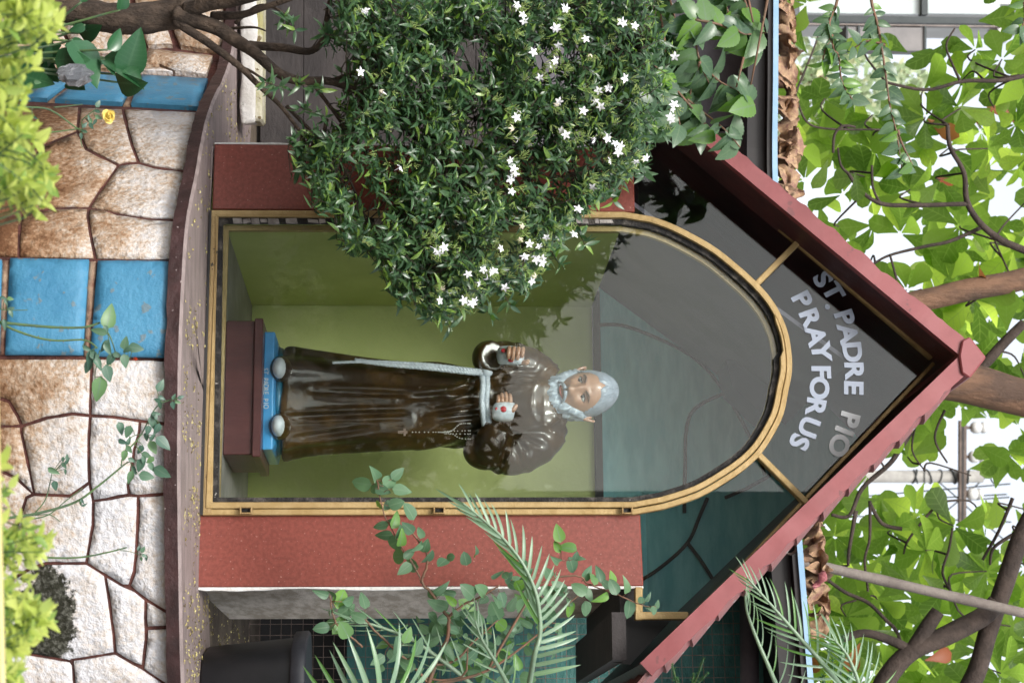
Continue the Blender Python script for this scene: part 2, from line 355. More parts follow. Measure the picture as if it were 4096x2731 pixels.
leafmat('palm_leaflet', (.17, .28, .18), (.24, .36, .24), (.10, .24, .05), .34, .22, (1, 1.4, .5), .6, (.28, .38, .26), .1)
leafmat('almond_leaf', (.060, .115, .022), (.15, .235, .045), (.24, .33, .06), .42, .66, (2.9, 2.9, 1.9), .45, (.17, .25, .07), .045, 6)
leafmat('almond_red', (.30, .07, .02), (.34, .14, .04), None, .5, .4)
leafmat('golden_leaf', (.40, .50, .09), (.58, .64, .17), (.24, .38, .09), .4, .4, (1.2, 1.25, .8))
leafmat('lily_leaf', (.02, .085, .03), (.035, .12, .05), None, .3, .15, None, .6, (.05, .14, .06), .08, 10)
leafmat('hedge_leaf', (.03, .07, .02), (.06, .12, .03), None, .5, .3); leafmat('far_leaf', (.30, .42, .20), (.48, .56, .36), (.60, .62, .36), .6, .3); leafmat('pine_leaf', (.025, .11, .03), (.05, .18, .05), None, .5, .1)
# ================================================================== ground
def sheet(name, m, poly, z, kind='structure'):
    o = MB().add([(x, y, z) for x, y in poly], [tuple(range(len(poly)))]).build(name, MATS[m]); o['kind'] = kind; return o
sheet('ground', 'earth', [(-300, -300), (300, -300), (300, 400), (-300, 400)], 0)
# ------------------------------------------------------------------ the curved retaining wall: its line at the top of the coping
ZT = 1.0
line_px = [(935, 200), (842, 444), (790, 700), (753, 900), (736, 1150), (725, 1400), (721, 1750), (722, 2050), (735, 2731)]
LP = [Vector((-3.6, 7.9, 0)), Vector((-2.2, 7.15, 0)), Vector((-1.45, 6.80, 0))]+[Vector((*onz(*p, ZT).xy, 0)) for p in line_px]+[Vector((1.5, 5.33, 0)), Vector((2.4, 5.85, 0)), Vector((3.6, 6.9, 0))]
LP = spline(LP, 6)
def inward(P, k):
    out = []
    for i, p in enumerate(P):
        t = (P[min(i+1, len(P)-1)]-P[max(i-1, 0)]).normalized(); out.append(p+Vector((-t.y, t.x, 0))*k)
    return out
WF = inward(LP, .045)
def onwall(px, py, lift=0.):
    r = ray(px, py); best = None
    for i in range(len(WF)-1):
        a, b = WF[i], WF[i+1]; e = b-a; det = r.x*(-e.y)+e.x*r.y
        if abs(det) < 1e-9: continue
        k = (a.x*(-e.y)+e.x*a.y)/det; u = (r.x*a.y-r.y*a.x)/det
        if -1e-6 <= u <= 1+1e-6 and k > 0 and (best is None or k < best[0]): best = (k, e)
    if best is None: return None
    k, e = best; n = Vector((e.y, -e.x, 0)).normalized()
    return r*k+Vector((0, 0, CZ))+n*lift
wall = empty('retaining_wall', (0, 5.6, 0), 0, 'curved crazy paved stone retaining wall with blue tiled strips under the shrine', 'wall')
WO = (0, 5.6, 0)
mb = MB(WO)
bk = inward(WF, .16); bed = WF
vs = []; fs = []
for i in range(len(bed)):
    a, b = bed[i], bk[i]; vs += [(a.x, a.y, -.02), (a.x, a.y, .972), (b.x, b.y, .972), (b.x, b.y, -.02)]
for i in range(len(bed)-1):
    for k in range(4): fs.append((i*4+k, i*4+(k+1) % 4, i*4+4+(k+1) % 4, i*4+4+k))
mb.add(vs, fs).build('mortar_bed', MATS['mortar'], wall)
# coping, in a few lengths with hairline joints, edge a little chipped
cuts = [0, 21, 34, 47, 58, 70, len(LP)-1]
def inward_smooth(P, k, w_=16):
    out = []
    for i, p in enumerate(P):
        t = (P[min(i+w_, len(P)-1)]-P[max(i-w_, 0)]).normalized(); out.append(p+Vector((-t.y, t.x, 0))*k)
    return out
INN = inward_smooth(LP, .64)
for a, b in zip(cuts[:-1], cuts[1:]):
    P = LP[a:b+1]; Q = INN[a:b+1]; vs = []; fs = []; n = len(P)
    def dense(A):
        out = []
        for i in range(len(A)-1):
            for k in range(4): out.append(A[i].lerp(A[i+1], k/4))
        return out+[A[-1]]
    P = dense(P); Q = dense(Q); n = len(P)
    P[0] = P[0].lerp(P[1], .01); Q[0] = Q[0].lerp(Q[1], .004)
    for i in range(n):
        j = noise.noise(P[i]*9)*.004+noise.noise(P[i]*31)*.003; d = (Q[i]-P[i]).normalized()
        zb = .957+noise.noise(P[i]*14+Vector((3, 1, 0)))*.005
        p0, p1, q = P[i]+d*(j+.004), P[i]+d*j, Q[i]
        vs += [(p0.x, p0.y, zb), (p1.x, p1.y, ZT-.008), (p1.x+d.x*.008, p1.y+d.y*.008, ZT), (q.x, q.y, ZT), (q.x, q.y, zb)]
    for i in range(n-1):
        for k in range(5): fs.append((i*5+k, i*5+(k+1) % 5, i*5+5+(k+1) % 5, i*5+5+k))
    fs += [tuple(range(5)), tuple(range(n*5-5, n*5))[::-1]]
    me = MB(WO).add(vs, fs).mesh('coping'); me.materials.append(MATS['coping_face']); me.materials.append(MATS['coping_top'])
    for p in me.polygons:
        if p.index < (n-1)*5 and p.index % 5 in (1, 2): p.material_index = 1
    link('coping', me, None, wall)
# stone materials: plaster white with rust coloured stains where the attribute says so
def stonemat(name, moss=None):
    m = bpy.data.materials.new(name); m.use_nodes = True; nt = m.node_tree; L = nt.links; b = nt.nodes['Principled BSDF']; b.inputs['Roughness'].default_value = .88; b.inputs['Specular IOR Level'].default_value = .25
    tc = node(nt, 'ShaderNodeTexCoord'); O = tc.outputs['Object']
    a = node(nt, 'ShaderNodeAttribute', attribute_name='rust')
    n1 = node(nt, 'ShaderNodeTexNoise', Scale=7, Detail=8, Roughness=.7); L.new(O, n1.inputs['Vector'])
    n2 = node(nt, 'ShaderNodeTexNoise', Scale=75, Detail=3, Roughness=.6); L.new(O, n2.inputs['Vector'])
    s = node(nt, 'ShaderNodeMath', operation='MULTIPLY_ADD'); L.new(n1.outputs[0], s.inputs[0]); s.inputs[1].default_value = 1.3; L.new(a.outputs['Fac'], s.inputs[2])
    s2 = node(nt, 'ShaderNodeMath', operation='MULTIPLY_ADD'); L.new(n2.outputs[0], s2.inputs[0]); s2.inputs[1].default_value = 1.0; L.new(s.outputs[0], s2.inputs[2])
    r = node(nt, 'ShaderNodeValToRGB'); e = r.color_ramp.elements
    e[0].position = .46; e[0].color = (.60, .60, .625, 1); e[1].position = .98; e[1].color = (.13, .06, .028, 1)
    for p, c in ((.60, (.58, .53, .49)), (.73, (.42, .31, .22)), (.86, (.27, .155, .085))): q = e.new(p); q.color = c4(c)
    dv = node(nt, 'ShaderNodeMath', operation='MULTIPLY'); dv.inputs[1].default_value = .5; L.new(s2.outputs[0], dv.inputs[0]); L.new(dv.outputs[0], r.inputs[0])
    out = r.outputs[0]
    if moss is not None:
        vm = node(nt, 'ShaderNodeVectorMath', operation='SUBTRACT'); L.new(O, vm.inputs[0]); vm.inputs[1].default_value = moss[0]
        vs_ = node(nt, 'ShaderNodeVectorMath', operation='DIVIDE'); L.new(vm.outputs[0], vs_.inputs[0]); vs_.inputs[1].default_value = moss[1]
        ln = node(nt, 'ShaderNodeVectorMath', operation='LENGTH'); L.new(vs_.outputs[0], ln.inputs[0])
        n3 = node(nt, 'ShaderNodeTexNoise', Scale=30, Detail=6, Roughness=.7); L.new(O, n3.inputs['Vector'])
        ad = node(nt, 'ShaderNodeMath', operation='MULTIPLY_ADD'); L.new(n3.outputs[0], ad.inputs[0]); ad.inputs[1].default_value = 1.5; L.new(ln.outputs['Value'], ad.inputs[2])
        rr = node(nt, 'ShaderNodeValToRGB'); rr.color_ramp.elements[0].position = .80; rr.color_ramp.elements[1].position = .88; rr.color_ramp.elements[0].color = (1, 1, 1, 1); rr.color_ramp.elements[1].color = (0, 0, 0, 1)
        h = node(nt, 'ShaderNodeMath', operation='MULTIPLY'); h.inputs[1].default_value = .5; L.new(ad.outputs[0], h.inputs[0]); L.new(h.outputs[0], rr.inputs[0])
        rm = node(nt, 'ShaderNodeValToRGB'); rm.color_ramp.elements[0].color = (.022, .022, .014, 1); rm.color_ramp.elements[1].color = (.12, .12, .10, 1); rm.color_ramp.elements[0].position = .45; rm.color_ramp.elements[1].position = .68; L.new(n2.outputs[0], rm.inputs[0])
        mx = node(nt, 'ShaderNodeMix', data_type='RGBA'); L.new(rr.outputs[0], mx.inputs[0]); L.new(out, mx.inputs[6]); L.new(rm.outputs[0], mx.inputs[7]); out = mx.outputs[2]
    L.new(out, b.inputs['Base Color'])
    nb = node(nt, 'ShaderNodeTexNoise', Scale=46, Detail=4, Roughness=.6); L.new(O, nb.inputs['Vector'])
    bp = node(nt, 'ShaderNodeBump', Strength=.9, Distance=.014); L.new(nb.outputs[0], bp.inputs['Height']); L.new(bp.outputs[0], b.inputs['Normal'])
    MATS[name] = m
stonemat('stone')
mc = onwall(195, 2465)-Vector(WO); stonemat('stone_moss', (tuple(mc), (.16, .3, .075)))
from mathutils.geometry import delaunay_2d_cdt
def rust(x, y):
    if y < 300: return .30
    return -.12+.50*max(0, min(1, (1900-y)/1100))*max(.35, min(1, (760-x)/330))+.60*max(0, min(1, (330-x)/330))*max(0, min(1, (2500-y)/700))
def slab(name, m, poly, inset=5, step=38, relief=.014, rough=.010, parent=wall, base=-.012, jag=3., flat=False):
    P = [Vector((x, y)) for x, y in poly]
    ar = sum(P[i].x*P[(i+1) % len(P)].y-P[(i+1) % len(P)].x*P[i].y for i in range(len(P)))
    if ar < 0: P.reverse()
    n = len(P); Q = []
    for i in range(n):
        a, b, c = P[i-1], P[i], P[(i+1) % n]; e1 = (b-a).normalized(); e2 = (c-b).normalized()
        n1 = Vector((-e1.y, e1.x)); n2 = Vector((-e2.y, e2.x)); k = max(.35, 1+n1.dot(n2)); Q.append(b+(n1+n2)/k*inset)
    B = []
    for i in range(n):
        a, b = Q[i], Q[(i+1) % n]; m_ = max(1, round((b-a).length/step)); nn = (b-a).orthogonal().normalized()
        for k in range(m_):
            p = a.lerp(b, k/m_)
            if not flat or k: p = p+nn*(noise.noise(Vector((p.x*.03, p.y*.03, 1)))*jag)
            B.append(p)
    pts = list(B); T = [(p.x, p.y) for p in B]
    xs = [p.x for p in B]; ys = [p.y for p in B]
    gx = min(xs)+step*.5
    while gx < max(xs):
        gy = min(ys)+step*.5
        while gy < max(ys):
            q = Vector((gx+random.uniform(-9, 9), gy+random.uniform(-9, 9)))
            if inpoly(q.x, q.y, T) and min((q-b).length for b in B) > step*.42: pts.append(q)
            gy += step
        gx += step
    nb = len(B)
    V, E_, F, *_ = delaunay_2d_cdt(pts, [], [tuple(range(nb))], 1, 1e-4)
    vs = []; ru = []
    for i, p in enumerate(V):
        d = min((p-b).length for b in B) if i >= nb else 0
        h = relief*min(1, .7+d/90) if i >= nb else relief*.6
        if i >= nb: h += noise.fractal(Vector((p.x*.013, p.y*.013, hash(name) % 7*0)), 1, 2, 4)*rough
        w_ = onwall(p.x, p.y, h)
        if w_ is None: return None
        vs.append(w_-Vector(WO)); ru.append(rust(p.x, p.y))
    for b in B: vs.append(onwall(b.x, b.y, base)-Vector(WO)); ru.append(rust(b.x, b.y))
    N = len(V); F = [tuple(f) for f in F]+[(i, (i+1) % nb, N+(i+1) % nb, N+i) for i in range(nb)]
    me = bpy.data.meshes.new(name); me.from_pydata([tuple(v) for v in vs], [], F); me.validate()
    bm = bmesh.new(); bm.from_mesh(me); bmesh.ops.recalc_face_normals(bm, faces=bm.faces); bm.to_mesh(me); bm.free()
    if len(me.vertices) == len(ru): a = me.attributes.new('rust', 'FLOAT', 'POINT'); a.data.foreach_set('value', ru)
    for p in me.polygons: p.use_smooth = all(i < N for i in p.vertices)
    return link(name, me, MATS[m], parent)
stones = [
 [(490,437),(800,450),(742,690),(620,673),(555,655),(530,590),(510,520)],
 [(320,430),(490,437),(510,520),(530,590),(555,655),(505,658),(475,665),(400,630),(345,600),(310,530)],
 [(-60,416),(165,422),(320,430),(310,530),(165,590),(0,640),(-60,650)],
 [(310,530),(345,600),(400,630),(475,665),(450,700),(405,760),(357,836),(220,835),(100,860),(80,700),(165,590)],
 [(-60,650),(0,640),(165,590),(80,700),(78,862),(-60,882)],
 [(475,665),(505,658),(555,655),(620,673),(742,690),(716,886),(600,880),(470,860),(357,836),(405,760),(450,700)],
 [(85,862),(100,860),(220,835),(357,836),(352,870),(360,930),(375,1000),(383,1043),(75,1036),(78,950)],
 [(357,836),(420,840),(470,860),(600,880),(716,886),(706,1048),(383,1043),(375,1000),(360,930),(352,870)],
 [(-60,882),(82,862),(78,950),(75,1036),(-60,1032)],
 [(-60,1432),(362,1432),(367,1460),(362,1582),(362,1662),(290,1655),(187,1671),(88,1704),(70,1662),(37,1606),(-60,1570)],
 [(362,1432),(690,1440),(678,1697),(561,1683),(449,1667),(362,1662),(362,1582),(367,1460)],
 [(-60,1570),(37,1606),(70,1662),(88,1704),(20,1706),(-60,1704)],
 [(88,1704),(187,1671),(290,1655),(362,1662),(355,1774),(358,1928),(327,1952),(281,1982),(136,1975),(108,1830),(86,1727)],
 [(-60,1704),(88,1704),(86,1727),(108,1830),(136,1975),(70,1914),(-60,1850)],
 [(362,1662),(449,1667),(561,1683),(557,1727),(538,1797),(528,1868),(512,1938),(517,1978),(374,2003),(358,1928),(355,1774)],
 [(561,1683),(678,1697),(668,1973),(554,1982),(517,1978),(512,1938),(528,1868),(538,1797),(557,1727)],
 [(-60,1850),(70,1914),(136,1975),(107,1989),(77,2078),(47,2176),(-60,2200)],
 [(136,1975),(281,1982),(327,1952),(358,1928),(374,2003),(372,2100),(360,2167),(346,2251),(187,2251),(126,2270),(-60,2380),(-60,2200),(47,2176),(77,2078),(107,1989)],
 [(374,2003),(517,1978),(554,1982),(554,2050),(547,2190),(538,2284),(519,2340),(491,2340),(421,2298),(346,2251),(360,2167),(372,2100)],
 [(554,1982),(668,1973),(690,1975),(700,2462),(678,2452),(585,2396),(538,2359),(519,2340),(538,2284),(547,2190),(554,2050)],
 [(126,2270),(187,2251),(346,2251),(421,2298),(430,2354),(444,2447),(456,2541),(461,2609),(290,2637),(281,2642),(103,2611),(-60,2570),(-60,2380)],
 [(421,2298),(491,2340),(538,2359),(585,2396),(582,2471),(585,2555),(573,2663),(538,2653),(468,2611),(461,2609),(456,2541),(444,2447),(430,2354)],
 [(585,2396),(678,2452),(700,2462),(702,2503),(588,2508),(582,2471)],
 [(588,2512),(702,2507),(712,2770),(655,2728),(571,2672),(573,2663),(585,2555)],
 [(-60,2570),(103,2611),(281,2642),(292,2658),(304,2790),(-60,2790)],
 [(290,2637),(461,2609),(538,2653),(571,2672),(655,2728),(712,2770),(712,2790),(304,2790),(292,2658)],
 [(590,205),(860,235),(828,326),(700,310),(640,282),(568,290)],
 [(400,262),(568,290),(640,282),(700,310),(568,308),(380,296)],
 [(255,-40),(520,-40),(540,100),(570,200),(560,255),(300,225),(240,100)],
 [(690,-40),(900,-40),(900,180),(870,228),(720,205),(670,80)],
 [(530,-40),(680,-40),(660,80),(700,200),(590,203),(545,90)],
 [(-60,-40),(250,-40),(235,100),(295,225),(200,300),(-60,300)],
]
for i, p in enumerate(stones):
    slab('stone', 'stone_moss' if i in (20,) else 'stone', p, inset=6.5, relief=.007 if i < 26 else .03, rough=.008 if i < 26 else .03)
for k_y in range(5):                          # the same walling beyond the picture's edges
    for k_x in range(4):
        x0, x1 = 720-k_x*200, 720-(k_x+1)*200; y0 = 2796+k_y*230+(k_x % 2)*60
        slab('stone', 'stone', [(x0-4, y0+random.uniform(-8, 8)), (x0-4, y0+222), (x1+4, y0+222+random.uniform(-8, 8)), (x1+4, y0)], inset=6.5, relief=.007, rough=.008)
for k_y in range(14): slab('stone', 'stone', [(-66, -40+k_y*210), (-66, 164+k_y*210), (-300, 164+k_y*210+random.uniform(-20, 20)), (-300, -40+k_y*210)], inset=6.5, relief=.007, rough=.008)
for k_y in range(2):
    for k_x in range(3): slab('stone', 'stone', [(870-k_x*300, -50-k_y*260), (870-k_x*300, -300-k_y*260), (578-k_x*300, -300-k_y*260), (578-k_x*300, -46-k_y*260)], inset=6.5, relief=.02, rough=.02)
for p in [[(568,314),(833,330),(796,446),(524,430)], [(362,300),(547,316),(490,428),(218,414)], [(205,325),(332,305),(190,412),(60,405)],
          [(393,1050),(712,1052),(690,1434),(362,1428)], [(43,1041),(360,1047),(335,1424),(23,1422)], [(-60,1043),(12,1046),(2,1420),(-60,1420)]]:
    slab('blue_tile', 'tile_blue', p, inset=1, relief=.024, rough=.002, jag=1.2, flat=True)
for a, b in [((372, 1048), (350, 1428)), ((26, 1044), (11, 1422)), ((557, 316), (507, 430)), ((345, 300), (204, 414))]:
    slab('grout_strip', None or 'tan_mortar', [(a[0]-15, a[1]), (a[0]+15, a[1]), (b[0]+15, b[1]), (b[0]-15, b[1])], inset=1, relief=.008, rough=.004, jag=2)
# terrace behind the coping
q = INN
sheet('terrace', 'earth', [(p.x, p.y) for p in q[12:-4]]+[(q[-4].x, 9), (q[12].x, 9)], .985)
# ================================================================== the shrine
shrine = empty('shrine', (X0, Y0, 1.0), -TH, 'wayside shrine cabinet with red granite pillars, gold arched glass door and pitched red tiled roof', 'shrine')
DI, DO, SI, SR, ZWT = 1.03, 1.13, .236, 1.088, S(2365, 1240, 1.03).z
def poly3(px, t): return [S(*p, t) for p in px]
# granite pillar slabs
MB().prism(poly3([(858, 576), (849, 838), (2539, 849), (2533, 592)], 0), (0, .03, 0)).build('pillar_slab', MATS['granite'], shrine, bevel=.003)
MB().prism(poly3([(776, 2061), (765, 2347), (2574, 2342), (2561, 2056)], 0), (0, .03, 0)).build('pillar_slab', MATS['granite'], shrine, bevel=.003)
def grout(px0, px1, wid, side):
    vs = []; n = 60; ft = []
    for i in range(n+1):
        t = i/n; a = S(lerp(px0[0], px1[0], t), lerp(px0[1], px1[1], t), .002); k = wid*(.75+.8*noise.noise((a.z*5, side, 0))+.3*noise.noise((a.z*24, side, 4)))
        vs += [a, a+Vector((side*max(.002, k), 0, 0)), a+Vector((side*max(.002, k), .02, 0)), a+Vector((0, .02, 0))]
    for i in range(n):
        for k in range(4): ft.append((i*4+k, i*4+(k+1) % 4, i*4+4+(k+1) % 4, i*4+4+k))
    MB().add(vs, ft).build('grout_edge', MATS['grout_white'], shrine)
grout((858, 576), (2533, 592), .007, -1); grout((765, 2348), (2574, 2343), .009, 1)
# concrete body: side walls, floor, green lined interior
z0 = -.03; ztop = S(2574, 2344).z-.004
MB().box(.005, .10, .031, DO, z0, ztop).build('side_wall', MATS['concrete'], shrine)
MB().box(1.215, 1.312, .031, DO, z0, ztop).build('side_wall', MATS['concrete'], shrine)
MB().box(.102, SI, .034, DI, z0, ZWT).build('inner_wall', MATS['green_wall'], shrine)
MB().box(SR, 1.213, .034, DI, z0, ZWT).build('inner_wall', MATS['green_wall'], shrine)
MB().box(.102, 1.213, DI+.002, DO, z0, ZWT+.002).build('back_wall', MATS['green_wall'], shrine)
MB().box(SI+.001, SR-.001, .02, DI, z0, .0444).build('floor', MATS['grey_floor'], shrine)
MB().box(SI-.05, SR+.05, DI-.03, DI+.001, ZWT+.003, ZWT+.028).build('wall_ledge', MATS['dark_paint'], shrine)
MB().prism([Vector((.004, .006, -.03)), Vector((1.316, .006, -.03)), Vector((1.316, .006, -.023)), Vector((.004, .006, .006))], (0, DO-.01, 0)).build('base_course', MATS['coping_top'], shrine)
# roof lines (in the plane of the front of the fascia)
TF = -.17
LI, LO = S(2767, 532, TF), S(2840, 528, TF); AI, AO = S(3839, 1421, TF), S(3900, 1416, TF); RI, RO = S(2561, 2650, TF), S(2588, 2676, TF)
ldir = (LI-AI).normalized(); rdir = (RI-AI).normalized()
ln_ = Vector((-abs(ldir.z), 0, abs(ldir.x))); rn_ = Vector((abs(rdir.z), 0, abs(rdir.x)))       # outward
lL = (LI-AI).length+.19; rL = (RI-AI).length
FT = .049
def slope(d, n_, Ln, o0, o1, t0, t1, name, m, start=.0, bev=0):
    a = AI+d*start; b = AI+d*Ln
    P = [a+n_*o0, b+n_*o0, b+n_*o1, a+n_*o1]; P = [Vector((p.x, t0, p.z)) for p in P]
    return MB().prism(P, (0, t1-t0, 0)).build(name, MATS[m], shrine, bevel=bev)
for d, n_, Ln in ((ldir, ln_, lL), (rdir, rn_, rL)):
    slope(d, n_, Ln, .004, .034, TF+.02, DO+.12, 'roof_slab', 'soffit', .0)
    # fascia with a slightly wavy top edge
    k = 70; vs = []; fs = []
    for i in range(k+1):
        p = AI+d*(Ln*i/k); st = (i*Ln/k) % .105/.105
        top = FT+.006*(st-.5)+.0025*math.sin(i*.9)
        j = noise.noise(p*12)*.0015
        for o, t in ((0, TF+j), (top, TF+j), (top, TF+.028), (0, TF+.028)): vs.append((p.x+n_.x*o, t, p.z+n_.z*o))
    for i in range(k):
        for q in range(4): fs.append((i*4+q, i*4+(q+1) % 4, i*4+4+(q+1) % 4, i*4+4+q))
    fs += [(0, 1, 2, 3), (k*4, k*4+3, k*4+2, k*4+1)]
    MB().add(vs, fs).build('fascia', MATS['roof_red'], shrine)
# ridge cap
c = AI+Vector((0, 0, .0)); up = Vector((0, 0, 1))
pr = [S(*p, TF-.012) for p in [(3838, 1420), (3850, 1360), (3880, 1345), (3946, 1428), (3880, 1512), (3848, 1490)]]
MB().prism(pr, (0, DO+.3, 0)).build('ridge_cap', MATS['roof_red'], shrine, bevel=.004)
# roof tiles: courses down both slopes, a curved tile each, sharing mesh data
def tilemesh():
    vs = []; fs = []; nx = 6
    for yy, lift in ((0, .0), (.125, .014)):
        for i in range(nx+1):
            u = i/nx; x = (u-.5)*.2; z = .014*math.cos((u-.5)*2*math.pi)+lift
            vs += [(x, yy, z), (x, yy, z+.012)]
    w_ = (nx+1)*2
    for i in range(nx):
        a = i*2; fs += [(a, a+2, a+2+w_, a+w_), (a+1, a+1+w_, a+3+w_, a+3), (a, a+1, a+3, a+2), (a+w_, a+2+w_, a+3+w_, a+1+w_)]
    fs += [(0, w_, w_+1, 1), (nx*2, nx*2+1, nx*2+1+w_, nx*2+w_)]
    me = bpy.data.meshes.new('roof_tile'); me.from_pydata(vs, [], fs); me.materials.append(MATS['roof_tile']); return me
tm = tilemesh()
for d, n_, Ln in ((ldir, ln_, lL), (rdir, rn_, rL)):
    kk = int(Ln/.105)
    for i in range(kk):
        for j in range(7):
            o = bpy.data.objects.new('roof_tile', tm); col.objects.link(o); o.parent = shrine
            p = AI+d*(.06+i*.105)+n_*(.034+random.uniform(-.002, .002)); p.y = TF+.115+j*.192
            x = Vector((0, 1, 0)); y = d; z = n_
            o.matrix_basis = Matrix(((x.x, y.x, z.x, p.x), (x.y, y.y, z.y, p.y), (x.z, y.z, z.z, p.z), (0, 0, 0, 1))) @ Matrix.Rotation(random.uniform(-.02, .02), 4, 'Z')
# bottom eave: scalloped ends of the lowest tile row, seen from below
# flat concrete soffit beside the pillar, and black pieces added to fill the shaded gap under the eave
zs = S(2560, 2480).z
MB().box(1.314, 1.395, .06, DO, zs-.05, zs-.002).build('eave_slab', MATS['dark_paint'], shrine)
MB().box(1.397, 1.53, -.04, DO+.05, zs-.085, zs-.045).build('eave_slab', MATS['dark_paint'], shrine)
MB().prism([Vector((1.397, .07, zs-.08)), Vector((1.53, .07, zs-.08)), Vector((1.537, .07, RI.z-.0)), Vector((1.397, .07, RI.z+.135))], (0, .02, 0)).build('eave_shade_fill', MATS['black'], shrine)
MB().box(-.07, .003, .06, DO, zs-.05, zs-.002).build('eave_slab', MATS['dark_paint'], shrine)
# gable: glass pane, gold frame bars
gb = [(2548, 543), (2708, 552), (3733, 1432), (2772, 2448), (2560, 2448)]
def bar(p, q, w0, t0, t1, name='frame_bar', m='gold', both=True):
    a, b = S(*p, 0), S(*q, 0); d = (b-a).normalized(); n_ = Vector((-d.z, 0, d.x))*w0/2
    P = [a-n_, b-n_, b+n_, a+n_]; P = [Vector((v.x, t0, v.z)) for v in P]
    return MB().prism(P, (0, t1-t0, 0)).build(name, MATS[m], shrine, bevel=.0025)
bar((2723, 556), (3735, 1424), .029, -.004, .019, m='gold_dull')
bar((3736, 1452), (2790, 2450), .011, -.005, .019, m='gold_dull')
bar((2490, 536), (2712, 544), .017, -.012, .019)
bar((2554, 2348), (2554, 2480), .022, -.012, .019)
bar((2545, 2462), (2752, 2462), .022, -.0125, .0185)
bar((2500, 575), (2500, 527), .018, -.012, .0188)
bar((3016, 1146), (3193, 968), .018, -.0115, .0192)
bar((3026, 1812), (3226, 2012), .018, -.0115, .0192)
arch_o = [(2497, 847), (2608, 866), (2702, 901), (2842, 976), (2935, 1046), (3029, 1130), (3099, 1214), (3146, 1310), (3165, 1400), (3168, 1486), (3154, 1561), (3135, 1654), (3098, 1733), (3047, 1812), (2985, 1872), (2908, 1926), (2795, 1990), (2655, 2036), (2538, 2058)]
def pspl(P, n=3): return [tuple(v[:2]) for v in spline([(a, b, 0) for a, b in P], n)]
ring_px = [(842, 841)]+[(2497, 847)]+pspl(arch_o[1:-1], 3)+[(2538, 2057), (797, 2059)]
def offs(P, k):                            # P: closed list of (s,z); positive k = inward
    n = len(P); cx = sum(p[0] for p in P)/n; cz = sum(p[1] for p in P)/n; out = []
    for i in range(n):
        a, b, c_ = Vector(P[i-1]), Vector(P[i]), Vector(P[(i+1) % n]); e1 = (b-a).normalized(); e2 = (c_-b).normalized()
        n1 = Vector((-e1.y, e1.x)); n2 = Vector((-e2.y, e2.x))
        if n1.dot(Vector((cx, cz))-b) < 0: n1 = -n1
        if n2.dot(Vector((cx, cz))-b) < 0: n2 = -n2
        kk = k[i] if hasattr(k, '__len__') else k
        q = b+(n1+n2)/max(.5, 1+n1.dot(n2))*kk; out.append((q.x, q.y))
    return out
RP = [(v.x, v.z) for v in (S(*p, -.02) for p in ring_px)]
NR = len(RP)
def ring(name, m, k0, k1, t0, t1, jit=0, idx=None, parent=shrine, bev=0):
    A, B = offs(RP, k0), offs(RP, k1); vs = []; fs = []
    I = list(range(NR)) if idx is None else idx
    n = len(I)
    for i in I:
        a, b = A[i], B[i]; vs += [(a[0], t0, a[1]), (b[0], t0, b[1]), (b[0], t1, b[1]), (a[0], t1, a[1])]
    last = n if idx is None else n-1
    for i in range(last):
        j = (i+1) % n
        for k in range(4): fs.append((i*4+k, i*4+(k+1) % 4, j*4+(k+1) % 4, j*4+k))
    if idx is not None: fs += [(0, 1, 2, 3), ((n-1)*4+3, (n-1)*4+2, (n-1)*4+1, (n-1)*4)]
    return MB().add(vs, fs).build(name, MATS[m], parent, bevel=bev)
right = [i for i, p in enumerate(ring_px) if p[1] > 1250 and p[0] > 830]
ridx = [i for i in range(NR) if ring_px[i][1] > 1400]
ring('arch_frame', 'gold', 0, .017, -.022, .004, bev=.002)
ring('door_frame', 'gold', [.0195 if ring_px[i][1] > 1300 and ring_px[i][0] > 820 else .0178 for i in range(NR)], [.036 if ring_px[i][1] > 1400 else (.0262 if ring_px[i][1] > 1250 else .0195) for i in range(NR)], -.028, .002, bev=.002)
ring('putty_bead', 'putty', [.0345 if ring_px[i][1] > 1400 else .017 for i in range(NR)], [.052 if ring_px[i][1] > 1400 else .036 for i in range(NR)], -.010, .003)
ring('inner_frame', 'gold', [.052 if ring_px[i][1] > 1400 else .036 for i in range(NR)], [.0535 if ring_px[i][1] > 1400 else .052 for i in range(NR)], .012, .03)
# chipped bottom rail
bb = MB().prism(poly3([(818, 1985), (842, 1985), (874, 866), (848, 866)], -.024), (0, .002, 0))
bb.prism(poly3([(812, 2050), (846, 2050), (846, 1985), (818, 1985)], -.024), (0, .002, 0)).build('bottom_rail', MATS['gold_chipped'], shrine)
MB().prism(poly3([(795, 2058), (811, 2058), (846, 842), (838, 842)], -.026), (0, .02, 0)).build('threshold_gap', MATS['black'], shrine)
# lumps of dried white putty along the left side of the pane
pb = MB(); y = 930
while y < 2440:
    L_ = random.uniform(18, 62); wd = random.uniform(15, 24)
    if random.random() < .84:
        a = 884+random.uniform(-2, 2)-(0 if y < 1900 else 1)
        P = [(y, a-wd/2+random.uniform(-2, 3)), (y+L_*.9, a-wd/2+random.uniform(-2, 3)), (y+L_, a+wd/2+random.uniform(-4, 2)), (y+3, a+wd/2+random.uniform(-4, 2))]
        pb.prism(poly3(P, -.0125), (0, .01, 0))
    y += L_
o = pb.build('putty_lump', MATS['putty_white'], shrine, bevel=.001); o['kind'] = 'stuff'
